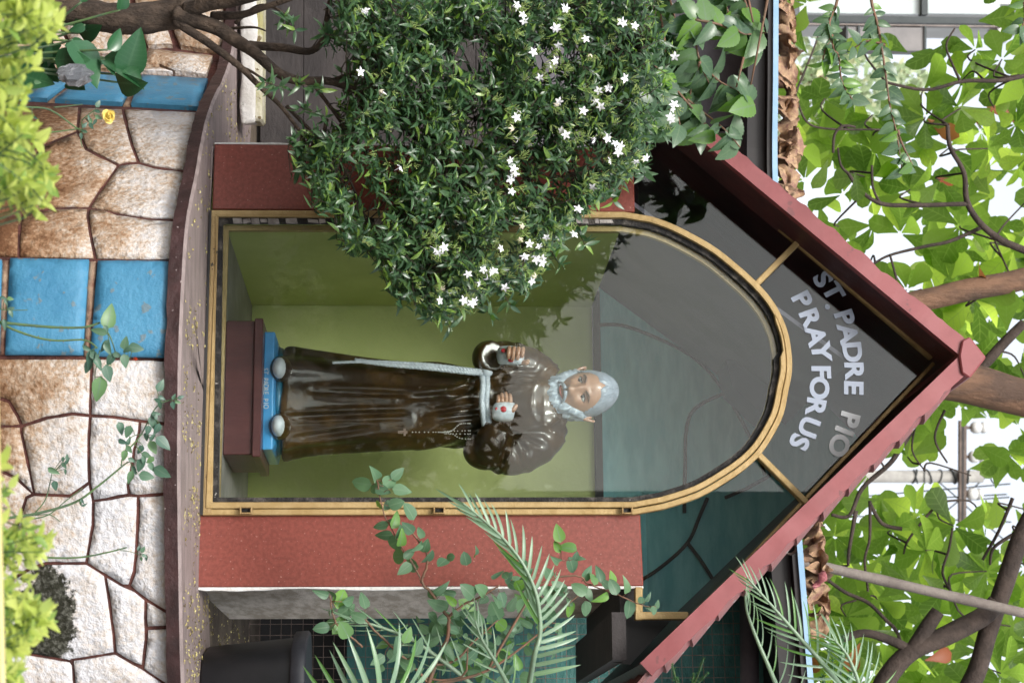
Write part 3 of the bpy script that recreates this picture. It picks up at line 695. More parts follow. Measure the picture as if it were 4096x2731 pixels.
# gable glass, cut round the arch
AO_ = offs(RP, .008); ak = [AO_[i] for i in range(NR) if ring_px[i][0] > 2510]
zb_ = S(2548, 543, .02).z
G = [S(2548, 543, .02), Vector((ak[0][0], .02, zb_))]+[Vector((a, .02, b)) for a, b in ak if b > zb_+.004]+[Vector((ak[-1][0], .02, zb_)), S(2560, 2448, .02), S(2772, 2448, .02), S(3733, 1432, .02), S(2708, 552, .02)]
G[-4].z = zb_
MB().prism(G, (0, .006, 0)).build('gable_glass', MATS['gable_glass'], shrine)
# door glass
DG = offs(RP, .03)
MB().prism([Vector((a, .004, b)) for a, b in DG], (0, .005, 0)).build('door_glass', MATS['glass'], shrine)
# hinges
for x0, x1 in ((958, 1008), (1733, 1780), (2487, 2532)):
    h = MB()
    for P in ([(x0, 2026), (x0+7, 2026), (x0+7, 2054), (x0, 2054)], [(x1-7, 2026), (x1, 2026), (x1, 2054), (x1-7, 2054)], [(x0+7, 2026), (x1-7, 2026), (x1-7, 2030), (x0+7, 2030)], [(x0+7, 2048), (x1-7, 2048), (x1-7, 2054), (x0+7, 2054)]):
        h.prism(poly3(P, -.042), (0, .014, 0))
    ho = h.build('hinge', MATS['gold_dull'], shrine, bevel=.0012)
    MB().prism(poly3([(x0+7, 2031), (x1-7, 2031), (x1-7, 2047), (x0+7, 2047)], -.030), (0, .002, 0)).build('hinge_recess', MATS['putty'], ho)
# inside of the gable: teal back panel, sloping grey ceiling, shapes added for dark reflections
bp_ = [S(2366, 1000, DI), S(2366, 2300, DI), S(3480, 1760, DI)]
MB().prism([Vector((-.02, DI+.003, ZWT+.03)), Vector((1.32, DI+.003, ZWT+.03)), Vector((1.32, DI+.003, ZWT+.30)), Vector((.70, DI+.003, AI.z-.02)), Vector((.02, DI+.003, ZWT+.30))], (0, .02, 0)).build('gable_back', MATS['teal_panel'], shrine)
a, b = S(2366, 1130, DI), S(3140, 1700, DI); d = (b-a).normalized(); n_ = Vector((-d.z, 0, d.x))*.012
a2 = a+Vector((0, 0, .0))
MB().prism([Vector((a.x, .035, a.z)), Vector((b.x, .035, b.z)), Vector((b.x+n_.x, .035, b.z+n_.z)), Vector((a.x+n_.x, .035, a.z+n_.z))], (0, DI-.04, 0)).build('ceiling_panel', MATS['grey_panel'], shrine)
for P in ([(2395, 1300), (2520, 1310), (2760, 1420), (2900, 1570), (3020, 1790), (3060, 1900)], [(2900, 1570), (2760, 1660), (2740, 1900), (2738, 2050)], [(2545, 2330), (2640, 2270), (2750, 2170), (2800, 2060), (2830, 1990)], [(2750, 2170), (2810, 2250), (2860, 2330)], [(2900, 1990), (2990, 1950), (3080, 1900)]):
    MB().tube(spline(poly3(P, DI-.006), 5), .0065, 6).build('twig', MATS['bark_dark'], shrine)  # tubes added in place of branch reflections and shadows in the glass
MB().prism(poly3([(2905, 1440), (3080, 1440), (3062, 1665), (2930, 1545)], .75), (0, .2, 0)).build('bracket_or_reflection', MATS['black'], shrine)  # black wedge standing in for a dark triangle reflected in the pane
# lettering on the gable glass
fonts = {}
def glyph(ch, bold=.018):
    if (ch, bold) not in fonts:
        cu = bpy.data.curves.new('letter_'+ch, 'FONT'); cu.body = ch; cu.size = 1; cu.align_x = 'CENTER'; cu.offset = bold; cu.extrude = .01; cu.resolution_u = 4; cu.fill_mode = 'BOTH'
        ob = bpy.data.objects.new('t', cu); col.objects.link(ob); bpy.context.view_layer.update()
        me = bpy.data.meshes.new_from_object(ob.evaluated_get(bpy.context.evaluated_depsgraph_get())); bpy.data.objects.remove(ob)
        fonts[(ch, bold)] = me
    return fonts[(ch, bold)]
def put(ch, c, ang, cap, m, parent, wide=1., bold=.028, yl=None):
    """c: centre of the capital in the parent's frame, ang: lean to the left in degrees"""
    me = glyph(ch, bold).copy(); me.materials.clear(); me.materials.append(MATS[m])
    o = bpy.data.objects.new('letter', me); col.objects.link(o); o.parent = parent
    k = cap/.74
    M = Matrix.Translation(c) @ Matrix.Rotation(R(-ang), 4, 'Y') @ Matrix.Rotation(R(90), 4, 'X') @ Matrix.Diagonal((k*wide, k, .05, 1)) @ Matrix.Translation((0, -.36, 0))
    o.matrix_basis = M; return o
T1 = [('S', 3294, 1115, 30), ('T', 3335, 1164, 27), ('.', 3338, 1216, 22), ('P', 3380, 1268, 17), ('A', 3394, 1334, 10), ('D', 3412, 1407, 5), ('R', 3419, 1479, 1), ('E', 3417, 1549, -3), ('P', 3401, 1677, -16), ('I', 3380, 1724, -22), ('O', 3359, 1782, -27)]
T2 = [('P', 3210, 1196, 27), ('R', 3242, 1268, 20), ('A', 3266, 1343, 12), ('Y', 3287, 1405, 5), ('F', 3287, 1486, 0), ('O', 3280, 1552, -4), ('R', 3266, 1624, -11), ('U', 3238, 1708, -21), ('S', 3200, 1768, -27)]
for T_, last in ((T1, 8), (T2, 99)):
    for i, (ch, x, y, a) in enumerate(T_):
        put(ch, S(x, y, .0192), a, .072*.79, 'lettering_grey' if i >= last else 'lettering', shrine, 1.10, .04)
# ================================================================== plinth and statue inside
plinth = empty('plinth', SW(1000, 1550, .3)-Vector((0, 0, SW(1000, 1550, .3).z-1.0444)), -TH, 'dark maroon wooden block with overhanging top under the friar statue', 'plinth')
po = toS(plinth.location)
def Q(px, py, t): return S(px, py, t)-po
a, b = Q(905, 1282, .14), Q(1008, 1818, .14)
MB().box(a.x, b.x, .14-po.y, .47-po.y, 0, b.z).build('plinth_body', MATS['maroon_wood'], plinth, bevel=.003)
a2, b2 = Q(1010, 1272, .125), Q(1041, 1826, .125)
MB().box(a2.x, b2.x, .125-po.y, .49-po.y, b.z, b2.z).build('plinth_top', MATS['maroon_wood'], plinth, bevel=.003)
PT = b2.z+po.z
TS = .33                                   # the statue stands this far behind the glass
st = empty('friar_statue', (0, 0, 0), -TH, 'glossy painted statue of a white bearded friar in a brown habit inside the glass cabinet', 'statue')
sp_ = S(1050, 1590, TS); sp_.z = PT
st.location = Vector((X0, Y0, 1.0))+DV*sp_.x+NV*sp_.y+Vector((0, 0, sp_.z))
def H(px, py, t=TS): return S(px, py, t)-sp_
# blue base
f0, f1 = H(1040, 1326, .19), H(1092, 1797, .19)
zb1 = f1.z; bm_ = MB()
x0, x1 = f0.x, f1.x; yf, yb = .19-TS, .47-TS
bm_.loft([[(x0, yf, 0), (x1, yf, 0), (x1, yb, 0), (x0, yb, 0)], [(x0, yf, zb1*.93), (x1, yf, zb1*.93), (x1, yb, zb1*.93), (x0, yb, zb1*.93)], [(x0+.022, yf+.028, zb1*1.18), (x1-.022, yf+.028, zb1*1.18), (x1-.022, yb-.03, zb1*1.18), (x0+.022, yb-.03, zb1*1.18)]])
base = bm_.build('statue_base', MATS['base_blue'], st, bevel=.004, seg=2)
ZB = zb1*1.18
tx = 'ST PADRE PIO'; n = len(tx)
for i, ch in enumerate(tx):
    if ch == ' ': continue
    c = H(1064+(i % 3-1)*.8, 1476+i*13.6, .189); put(ch, Vector((c.x, yf-.0007, c.z)), random.uniform(-6, 6), .0165, 'rope', base, .82, .012)
# mound under the hem, its shade painted in as a darker blue
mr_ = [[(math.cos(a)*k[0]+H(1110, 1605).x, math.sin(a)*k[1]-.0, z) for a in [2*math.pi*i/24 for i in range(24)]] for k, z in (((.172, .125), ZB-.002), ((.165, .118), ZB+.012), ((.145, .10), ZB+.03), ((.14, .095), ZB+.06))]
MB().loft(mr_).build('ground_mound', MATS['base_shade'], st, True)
# habit: lofted with carved pleats, sleeves and cowl merged into one skin
prof = [(1134, 1392, 1846), (1150, 1386, 1848), (1175, 1386, 1840), (1220, 1394, 1830), (1290, 1404, 1822), (1380, 1417, 1816), (1470, 1430, 1811), (1560, 1441, 1806), (1650, 1449, 1801), (1740, 1458, 1796), (1820, 1466, 1790), (1890, 1474, 1776), (1940, 1480, 1764), (1990, 1474, 1770), (2050, 1466, 1786), (2110, 1462, 1800), (2160, 1470, 1800), (2200, 1490, 1780), (2235, 1520, 1740), (2265, 1550, 1690)]
rings = []; NA = 120
def pleat(a, x):                           # a: angle, 0 at right, -pi/2 at the front; x: height in the picture
    lo = max(0, min(1, (1960-x)/700)); u = math.sin(a*9+.6+ (x-1150)*.0011)*.5+math.sin(a*5-1+(x-1150)*.0021)*.5
    sharp = -abs(math.sin(a*4.5+.35+(x-1130)*.0013))**3
    k = .008*lo*u+.011*sharp*max(.15, lo)
    if 1650 < x < 1960: k += .005*math.sin((a+.9)*3+(x-1650)*.016)+.004*math.sin((a*7+(x-1650)*.03))
    if x > 1960: k += .0035*math.sin(a*8+(x-1960)*.02)+.003*math.sin(a*13+x*.01)
    return k
for j in range(len(prof)-1):
    for q in range(5 if j < len(prof)-2 else 6):
        t = q/5; x, l, r_ = [lerp(prof[j][k], prof[j+1][k], t) for k in range(3)]
        a_, b_ = H(x, l), H(x, r_); cx = (a_.x+b_.x)/2; hw = (b_.x-a_.x)/2; z = (a_.z+b_.z)/2; dp = min(hw*.72, .13)
        if x > 2160: dp = hw*.75
        rg = []
        for i in range(NA):
            a = 2*math.pi*i/NA; k = 1+pleat(a, x)/hw
            ca, sa = math.cos(a), math.sin(a); e = .88
            rg.append((cx+hw*k*math.copysign(abs(ca)**e, ca), dp*k*math.copysign(abs(sa)**e, sa), z+.004*math.sin(a*6)*(1 if x < 1160 else 0)))
        rings.append(rg)
body = MB().loft(rings)
def limb(pts, rad, sq=1., n=20, rip=0.):
    P = [H(*p) for p in pts]; P = spline(P, 6); rr = [v.x for v in spline([(r_, 0, 0) for r_ in rad], 6)]
    rr = [r_*(1+rip*math.sin(i*1.9)*.5+rip*.5*math.sin(i*3.1)) for i, r_ in enumerate(rr)]
    body.tube(P, rr, n)
# picture-left arm: shoulder, elbow, wide sleeve, forearm towards the glass
limb([(2190, 1530, .33), (2130, 1474, .32), (2040, 1440, .29), (1965, 1432, .25)], [.056, .060, .058, .050], rip=.07)
limb([(1960, 1436, .26), (1958, 1430, .22), (1975, 1424, .185)], [.052, .054, .046], n=22)
# picture-right arm: shoulder, elbow, the forearm crossing the belly in a deep hanging sleeve
limb([(2205, 1690, .335), (2160, 1762, .32), (2070, 1815, .30), (1985, 1820, .27)], [.058, .066, .064, .057], rip=.07)
limb([(1960, 1812, .28), (1975, 1760, .235), (2000, 1705, .215)], [.064, .056, .048], rip=.05)
limb([(1975, 1800, .29), (1930, 1812, .28), (1905, 1800, .27), (1915, 1750, .25)], [.061, .052, .042, .03])
# cowl
cw = [H(2178, 1560, .235), H(2168, 1620, .235), H(2200, 1690, .27), H(2262, 1725, .33), H(2300, 1660, .42), H(2290, 1560, .42), H(2248, 1500, .34), H(2205, 1512, .27), H(2178, 1560, .235)]
body.tube(spline(cw, 6), .034, 14, cap=False)
hd = [H(2250, 1600, .42), H(2200, 1600, .45), H(2120, 1610, .45)]
body.tube(spline(hd, 5), [lerp(.075, .04, i/10) for i in range(11)], 18)
tmp = bpy.data.objects.new('tmp', body.mesh('tmp')); col.objects.link(tmp)
md = tmp.modifiers.new('r', 'REMESH'); md.mode = 'VOXEL'; md.voxel_size = .0052; md.use_smooth_shade = True
sm = tmp.modifiers.new('s', 'SMOOTH'); sm.iterations = 5; sm.factor = .4
# creases radiating from the elbow and across the chest, pressed in after the union
bpy.context.view_layer.update()
hm = bpy.data.meshes.new_from_object(tmp.evaluated_get(bpy.context.evaluated_depsgraph_get())); bpy.data.objects.remove(tmp)
def crease(p, q, wd, dep): return (H(*p), H(*q), wd, dep)
CR = [crease((2030, 1740, .2), (2060, 1830, .2), .010, .010), crease((2035, 1725, .2), (2120, 1800, .2), .010, .011), crease((2035, 1715, .2), (2180, 1770, .2), .011, .011), crease((2035, 1745, .2), (2010, 1850, .2), .010, .010), crease((2040, 1735, .2), (2090, 1850, .2), .009, .010),
      crease((2010, 1470, .2), (2150, 1470, .2), .010, .010), crease((2000, 1490, .2), (2150, 1490, .2), .009, .009), crease((1990, 1520, .2), (2140, 1515, .2), .009, .009), crease((1980, 1560, .2), (2090, 1530, .2), .010, .008),
      crease((1930, 1520, .2), (1760, 1600, .2), .012, .011), crease((1930, 1550, .2), (1600, 1590, .2), .012, .012), crease((1930, 1600, .2), (1700, 1640, .2), .012, .011), crease((1930, 1640, .2), (1750, 1665, .2), .011, .010),
      crease((1700, 1570, .2), (1240, 1560, .2), .012, .010), crease((1650, 1640, .2), (1150, 1662, .2), .011, .012), crease((1500, 1700, .2), (1160, 1745, .2), .012, .008)]
co = np.empty(len(hm.vertices)*3); hm.vertices.foreach_get('co', co); co = co.reshape(-1, 3); nr = np.empty(len(hm.vertices)*3); hm.vertices.foreach_get('normal', nr); nr = nr.reshape(-1, 3)
dz = np.zeros(len(co)); front = (nr[:, 1] < .15).astype(float)
for p, q, wd, dep in CR:
    A = np.array([p.x, p.z]); B = np.array([q.x, q.z]); ab = B-A; X = co[:, [0, 2]]-A; t = np.clip((X@ab)/(ab@ab), 0, 1); dd = np.linalg.norm(X-t[:, None]*ab, axis=1)
    f = np.sin(np.pi*np.clip(t, .02, .98))**.8
    dz += -dep*np.exp(-(dd/wd*1.35)**2)*f+dep*.75*np.exp(-((dd-wd*1.25)/wd*1.3)**2)*f
co += nr*(dz*front)[:, None]
hm.vertices.foreach_set('co', co.ravel()); hm.update(); hm.materials.clear(); hm.shade_smooth()
link('habit', hm, MATS['habit'], st)
# feet
for py in (1476, 1706):
    c = H(1112, py, .205); fo = MB().ball((c.x, c.y, ZB+.012), (.040, .052, .034), 16, 10).build('foot', MATS['habit'], st, True)
    MB().ball((c.x+.002, c.y-.022, ZB+.010), (.033, .040, .023), 16, 10).build('sock', MATS['bandage'], fo, True)
# rope belt, twisted strands, and its hanging ends
def twist(P, r0, r1, nt_, name, parent, m='rope', strands=3):
    P = spline(P, 14); mb = MB(); n = len(P)
    for s_ in range(strands):
        pts = []
        for i, p in enumerate(P):
            t = (P[min(i+1, n-1)]-P[max(i-1, 0)]).normalized(); a = t.orthogonal().normalized() if i == 0 else (prev-t*prev.dot(t)).normalized(); prev = a
            b = t.cross(a); ph = 2*math.pi*(s_/strands+nt_*i/n); pts.append(p+(a*math.cos(ph)+b*math.sin(ph))*lerp(r0, r1, i/n)*.55)
        mb.tube(pts, taper(n, r0*.62, r1*.62), 6)
    return mb.build(name, MATS[m], parent, True)
bl = [H(1935, 1477, .30), H(1945, 1490, .225), H(1950, 1540, .192), H(1946, 1600, .185), H(1950, 1650, .19), H(1956, 1700, .21)]
twist(bl, .0085, .0085, 14, 'rope_belt', st)
twist([v+Vector((0, -.003, -.014)) for v in bl], .0085, .0085, 14, 'rope_belt', st)
twist([H(1948, 1488, .205), H(1880, 1480, .20), H(1740, 1462, .20), H(1600, 1452, .20), H(1470, 1446, .19), H(1330, 1450, .185)], .0085, .004, 15, 'rope_end', st)
twist([H(1930, 1494, .20), H(1860, 1488, .198), H(1720, 1472, .196), H(1560, 1458, .196), H(1420, 1440, .19)], .0078, .0075, 14, 'rope_end', st)
MB().ball(H(1948, 1487, .20), (.016, .014, .018), 12, 8).build('belt_knot', MATS['rope'], st, True)
# rosary
rm = MB(); 
def beads(P, k, r_=.0022):
    P = spline([H(*p) for p in P], 20)
    for i in range(k): rm.ball(P[int(i*(len(P)-1)/(k-1))], r_, 6, 4)
beads([(1880, 1693, .19), (1840, 1696, .19), (1808, 1722, .185), (1780, 1728, .185), (1740, 1728, .185), (1650, 1728, .183)], 30)
beads([(1880, 1755, .20), (1840, 1752, .20), (1808, 1735, .19), (1780, 1734, .19)], 12); beads([(1880, 1722, .19), (1780, 1724, .186)], 9); beads([(1880, 1735, .19), (1800, 1735, .187)], 7)
ro = rm.build('rosary', MATS['bead'], st)
c1, c2 = H(1592, 1728, .182), H(1630, 1728, .182)
MB().box(c1.x-.004, c1.x+.004, c1.y-.003, c1.y+.003, c1.z, c2.z).build('rosary_cross', MATS['cross'], ro); c3 = H(1618, 1728, .18)
MB().box(c3.x-.011, c3.x+.011, c3.y-.003, c3.y+.001, c3.z-.003, c3.z+.004).build('rosary_cross', MATS['cross'], ro)
# hands in white bandage mitts with bare fingers
def finger(P, r_, parent, mt='skin'):
    f = MB(); P = spline([H(*p) for p in P], 4); n = len(P); rr = [r_*(1-.22*i/(n-1))*(1.05 if i % 4 == 0 else 1) for i in range(n)]; rr[-1] *= .75
    f.tube(P, rr, 9); f.ball(P[-1], r_*.66, 9, 6); return f.build('finger', MATS[mt], parent, True)
def palm(secs, parent, name='hand'):
    rg = []
    for (px, py, t), a, b, ax in secs:
        c = H(px, py, t); U = Vector(ax[0]).normalized(); V_ = Vector(ax[1]).normalized()
        rg.append([c+U*a*math.cos(q)+V_*b*math.sin(q) for q in [2*math.pi*i/16 for i in range(16)]])
    o = MB().loft(rg).build(name, MATS['bandage'], parent, True)
    md = o.modifiers.new('sub', 'SUBSURF'); md.levels = 1; md.render_levels = 1; return o
# raised fist on the left of the picture: wrist below, four fingers curled sideways, thumb on top
ax = ((1, -.15, 0), (0, 1, .1))
hl = palm([((1985, 1424, .165), .030, .024, ax), ((2015, 1420, .145), .030, .022, ax), ((2045, 1420, .135), .033, .022, ax), ((2075, 1424, .13), .030, .020, ax), ((2098, 1430, .13), .018, .014, ax)], st)
for i, px in enumerate((2036, 2054, 2073, 2091)):
    finger([(px, 1398, .13), (px+1, 1393+i, .112), (px-1, 1412, .104), (px-3, 1432+(-2, 4, 3, -6)[i], .110)], .0080-.0004*(i == 3), hl)
finger([(2088, 1448, .13), (2104, 1450, .118), (2112, 1444, .112)], .0092, hl)
MB().ball(H(2014, 1402, .118), (.0065, .004, .008), 8, 6).build('red_mark', MATS['blood'], hl, True); MB().ball(H(2044, 1441, .117), (.006, .004, .009), 8, 6).build('red_mark', MATS['blood'], hl, True)
# hand laid on the chest, fingers to the left
ax2 = ((0, 0, 1), (0, 1, 0))
hr = palm([((2012, 1686, .175), .031, .022, ax2), ((2013, 1665, .165), .033, .021, ax2), ((2015, 1640, .158), .036, .019, ax2), ((2018, 1618, .16), .034, .016, ax2), ((2020, 1606, .163), .028, .012, ax2)], st)
for i, (px, L_) in enumerate(((1993, 27), (2008, 34), (2024, 38), (2040, 32))):
    finger([(px, 1614, .160), (px+1, 1600, .156), (px+1, 1590, .16), (px-1, 1612-L_-2, .172)], .0076-.0006*(i == 0), hr)
finger([(2040, 1650, .158), (2054, 1636, .152), (2064, 1622, .152)], .0085, hr)
MB().ball(H(2014, 1636, .1425), (.010, .003, .0095), 10, 6).build('red_mark', MATS['blood'], hr, True); MB().ball(H(1985, 1634, .146), (.005, .003, .004), 8, 6).build('red_mark', MATS['blood'], hr, True)
# head: one skin with nose, brow, cheeks; hair cap, beard, eyes, ears as painted parts
hc = H(2330, 1578, .30); HEADM = Matrix.Translation(hc) @ Matrix.Rotation(R(-7), 4, 'Y') @ Matrix.Rotation(R(-5), 4, 'Z') @ Matrix.Rotation(R(16), 4, 'X')
head = empty('head_joint', (0, 0, 0)); bpy.data.objects.remove(head)
def gs(x, z, cx, cz, wx, wz): return math.exp(-((x-cx)/wx)**2-((z-cz)/wz)**2)
def hsurf(u, v):                           # u: azimuth (0 = face), v: polar from the crown; units of metres
    x = math.sin(v)*math.sin(u); y = -math.sin(v)*math.cos(u); z = math.cos(v)
    rx, ry, rz = .067, .079, .108
    p = Vector((x*rx, y*ry, z*rz))
    if p.z < 0: p.x *= 1-.20*(p.z/rz)**2; 
    f = max(0, -y)
    X, Z = p.x, p.z; d = 0
    d += .020*gs(X, Z, 0, -.022, .0105, .011)+.012*gs(X, Z, 0, .004, .009, .022)            # nose
    d += .004*gs(abs(X), Z, .010, -.027, .006, .006)
    d -= .010*gs(abs(X), Z, .026, .013, .014, .0105)                                       # sockets
    d += .0055*gs(abs(X), Z, .024, .030, .018, .007)                                       # brow ridge
    d += .006*gs(abs(X), Z, .034, -.014, .014, .014)                                       # cheeks
    d -= .004*gs(abs(X), Z, .020, -.034, .006, .012)                                       # folds beside the mouth
    d -= .004*gs(X, Z, 0, -.046, .022, .006)
    d += .003*gs(X, Z, 0, -.056, .014, .006)
    d += .004*gs(X, Z, 0, .062, .03, .02)
    return p+Vector((0, -d*f**.5, 0))
def surf(fn, nu, nv, name, m, parent, M, close=True):
    vs = []; fs = []
    for j in range(nv+1):
        for i in range(nu): vs.append(M @ fn(2*math.pi*i/nu, max(1e-3, math.pi*j/nv)))
    for j in range(nv):
        for i in range(nu): fs.append((j*nu+i, j*nu+(i+1) % nu, (j+1)*nu+(i+1) % nu, (j+1)*nu+i))
    return MB().add(vs, fs).build(name, MATS[m], parent, True)
head = surf(hsurf, 88, 72, 'head', 'skin', st, HEADM)
# neck
MB().tube([HEADM @ Vector((0, .012, -.05)), H(2225, 1605, .32), H(2170, 1605, .33)], [.050, .050, .06], 20).build('neck', MATS['skin_red'], st, True)
def patch(test, lift, nu, nv, name, m, relief=None):
    vs = []; fs = []; ids = {}
    def vid(i, j):
        i %= nu
        if (i, j) not in ids:
            u = 2*math.pi*i/nu; u = u-2*math.pi if u > math.pi else u; v = max(1e-3, math.pi*j/nv); p = hsurf(u, v); nn = Vector((p.x/.067**2, p.y/.079**2, p.z/.108**2)).normalized()
            e = test(p, u, v); k = lift*min(1, max(0., e)*2.2)**.6+(relief(p, u, v)*min(1, max(0., e)*3) if relief else 0)
            ids[(i, j)] = len(vs); vs.append(HEADM @ (p+nn*(k-.0015)))
        return ids[(i, j)]
    for j in range(nv):
        for i in range(nu):
            c = 0
            for a, b in ((i, j), (i+1, j), (i+1, j+1), (i, j+1)):
                u = 2*math.pi*(a % nu)/nu; u = u-2*math.pi if u > math.pi else u; v = max(1e-3, math.pi*b/nv)
                c += test(hsurf(u, v), u, v) > -.03
            if c >= 3: fs.append((vid(i, j), vid(i+1, j), vid(i+1, j+1), vid(i, j+1)))
    return MB().add(vs, fs).build(name, MATS[m], head, True)
def t_hair(p, u, v):
    au = abs(u)
    line = .066+.016*math.exp(-(au/.16)**2)-.020*max(0, au-.45)-.055*max(0, au-.7)-.10*max(0, au-.95)
    return (p.z-max(line, -.035-.02*(au > 1.7)))/.03
patch(t_hair, .0065, 120, 90, 'hair', 'hair_cap', lambda p, u, v: .0009*math.sin(u*34+v*7)+.0006*math.sin(u*61))
def t_beard(p, u, v):
    au = abs(u)
    if au > 1.75: return -1
    top = -.052+.050*min(1, max(0, (au-.42)/.75))**1.2 + .03*max(0, au-1.15)
    return (top-p.z)/.03
def r_beard(p, u, v):
    k = .022*math.exp(-((p.z+.085)/.035)**2)*max(0, math.cos(u))**.5+.008
    return k+.0035*math.sin(u*15+p.z*70)+.0022*math.sin(u*29-p.z*120)+.0028*noise.noise(p*120)
patch(t_beard, .006, 150, 110, 'beard', 'hair', r_beard)
# beard tip, a lofted mass with locks
rg = []
for z, wx, wy, yc in ((-.062, .050, .034, -.048), (-.085, .054, .036, -.050), (-.108, .051, .034, -.052), (-.130, .044, .028, -.056), (-.155, .036, .024, -.050), (-.180, .024, .018, -.040), (-.192, .010, .010, -.034)):
    rg.append([HEADM @ Vector((wx*math.cos(a)*(1+.07*math.sin(a*17+z*60)), yc+wy*math.sin(a)*(1+.10*math.sin(a*13+z*90)), z+.004*math.sin(a*9))) for a in [2*math.pi*i/72 for i in range(72)]])
MB().loft(rg).build('beard', MATS['hair'], head, True)
# moustache
for s_ in (-1, 1):
    P = [HEADM @ Vector((s_*x, y, z)) for x, y, z in ((.003, -.089, -.036), (.014, -.088, -.038), (.025, -.081, -.044), (.033, -.072, -.054))]
    MB().tube(spline(P, 5), [v for v in taper(16, .0068, .0035)], 9).build('moustache', MATS['hair'], head, True)
    # eye with lids, iris, brow, ear
    M2 = HEADM
    MB().ball(M2 @ Vector((s_*.0265, -.0610, .0105)), (.0130, .0080, .0085), 16, 10).build('eye', MATS['eye_white'], head, True)
    MB().ball(M2 @ Vector((s_*.0265-.001, -.0682, .0105)), (.0052, .0018, .0062), 12, 8).build('iris', MATS['iris'], head, True)
    up_ = [(.0115, -.0650, .0100), (.017, -.0695, .0170), (.0265, -.0705, .0195), (.035, -.0660, .0170), (.0415, -.0560, .0095)]; dn = [(.0115, -.0650, .0092), (.018, -.0685, .0035), (.0270, -.0680, .0005), (.035, -.0640, .0030), (.0415, -.0560, .0088)]
    MB().tube(spline([M2 @ Vector((s_*x, y, z)) for x, y, z in up_], 4), .0030, 6).build('eyelid', MATS['brow'], head, True)
    MB().tube(spline([M2 @ Vector((s_*x, y, z)) for x, y, z in dn], 4), .0016, 6).build('eyelid', MATS['skin_red'], head, True)
    bw = [(.009, -.0745, .0240), (.020, -.0760, .0300), (.032, -.0700, .0315), (.045, -.0570, .0240)]
    MB().tube(spline([M2 @ Vector((s_*x, y, z)) for x, y, z in bw], 4), [.002, .0026, .003, .0032, .0034, .0034, .0034, .0032, .003, .0026, .0022, .0018, .0012], 6).build('eyebrow', MATS['brow'], head, True)
    e = [(.0645, -.004, -.034), (.074, -.006, -.016), (.084, .000, .006), (.087, .012, .020), (.080, .018, .008), (.070, .010, -.014), (.0645, -.002, -.034)]
    MB().tube(spline([M2 @ Vector((s_*x, y, z)) for x, y, z in e], 4), .0045, 8).ball(M2 @ Vector((s_*.072, .006, -.004)), (.007, .010, .022), 10, 8).build('ear', MATS['skin'], head, True)
MB().tube(spline([HEADM @ Vector(p) for p in ((-.020, -.077, -.049), (-.010, -.0825, -.0525), (0, -.084, -.0535), (.010, -.0825, -.0525), (.020, -.077, -.049))], 4), taper(17, .0035, .0035), 7).build('lip', MATS['lip'], head, True)
# ================================================================== the shed behind the shrine
ZR = 2.98
edge_px = [(3108, -260), (3105, 300), (3104, 745), (3140, 1400), (3196, 2110), (3246, 2731), (3262, 2950)]
EP = spline([Vector((*onz(*p, ZR).xy, 0)) for p in edge_px], 6)
shed = empty('shed', (0, 7.6, 0), 0, 'low shed with blue edged flat roof and green tarpaulin side behind the shrine', 'shed'); SO = (0, 7.6, 0)
def strip(P, k0, k1, z0, z1, name, m, parent=shed, off=SO):
    A, B = inward(P, k0), inward(P, k1); vs = []; fs = []
    for a, b in zip(A, B): vs += [(a.x, a.y, z0), (b.x, b.y, z0), (b.x, b.y, z1), (a.x, a.y, z1)]
    for i in range(len(A)-1):
        for k in range(4): fs.append((i*4+k, i*4+(k+1) % 4, i*4+4+(k+1) % 4, i*4+4+k))
    n = len(A); fs += [(0, 1, 2, 3), (n*4-1, n*4-2, n*4-3, n*4-4)]
    return MB(off).add(vs, fs).build(name, MATS[m], parent)
strip(EP, .012, 2.6, ZR-.03, ZR-.004, 'roof', 'black')
strip(EP, 0, .012, ZR-.012, ZR+.008, 'roof_edge', 'edge_blue')
strip(EP, .05, .10, ZR-.10, ZR-.032, 'gutter', 'black')
MB(SO).box(-4, 1.1, 7.60, 7.75, .97, 2.945).build('wall', MATS['shed_dark'], shed)
for i, x in enumerate((-2.4, -1.62, -.84, -.06)): MB(SO).box(x, x+.765, 7.555, 7.598, 2.02, 2.93).build('wall_panel', MATS['shed_grey'], shed, bevel=.004)
for i in range(6): MB(SO).box(-2.9, 1.0, 7.575, 7.598, 1.0+i*.17, 1.1685+i*.17).build('board', MATS['shed_dark'], shed, bevel=.002)
# green tarpaulin on the right, slack and creased
vs = []; fs = []; nx, nz = 50, 60
for i in range(nx+1):
    for j in range(nz+1):
        x = .62+i*1.5/nx; z = 1.36+j*1.6/nz; q = Vector((x*2.2, z*1.1, 0)); y = 7.45-.30*(x-.6)+.03*noise.noise(q*2)+.012*noise.noise(q*7); vs.append((x, y, z))
for i in range(nx):
    for j in range(nz): a = i*(nz+1)+j; fs.append((a, a+1, a+nz+2, a+nz+1))
MB(SO).add(vs, fs).build('tarpaulin', MATS['tarp'], shed, True)
MB(SO).box(.4, 2.6, 7.9, 7.95, .98, 2.94).build('dark_void_sheet', MATS['black'], shed)  # black sheet added as the dark void below and behind the tarpaulin
a, b = at(2995, 2380, 7.22), at(3000, 2860, 6.95)
MB(SO).tube([a, b], .036, 10).build('beam', MATS['shed_grey'], shed, True)
for (p, q, r_) in (((3080, 2080), (3140, 2800), .0065), ((3096, 2120), (3176, 2800), .012), ((3150, 2120), (3212, 2800), .013)):
    MB(SO).tube([at(*p, 6.98), at(*q, 6.72)], r_, 10).build('conduit', MATS['pipe_grey'], shed, True)
o0, o1 = at(3162, 2193, 6.60), at(3120, 2140, 6.95); P = [o0, o1]
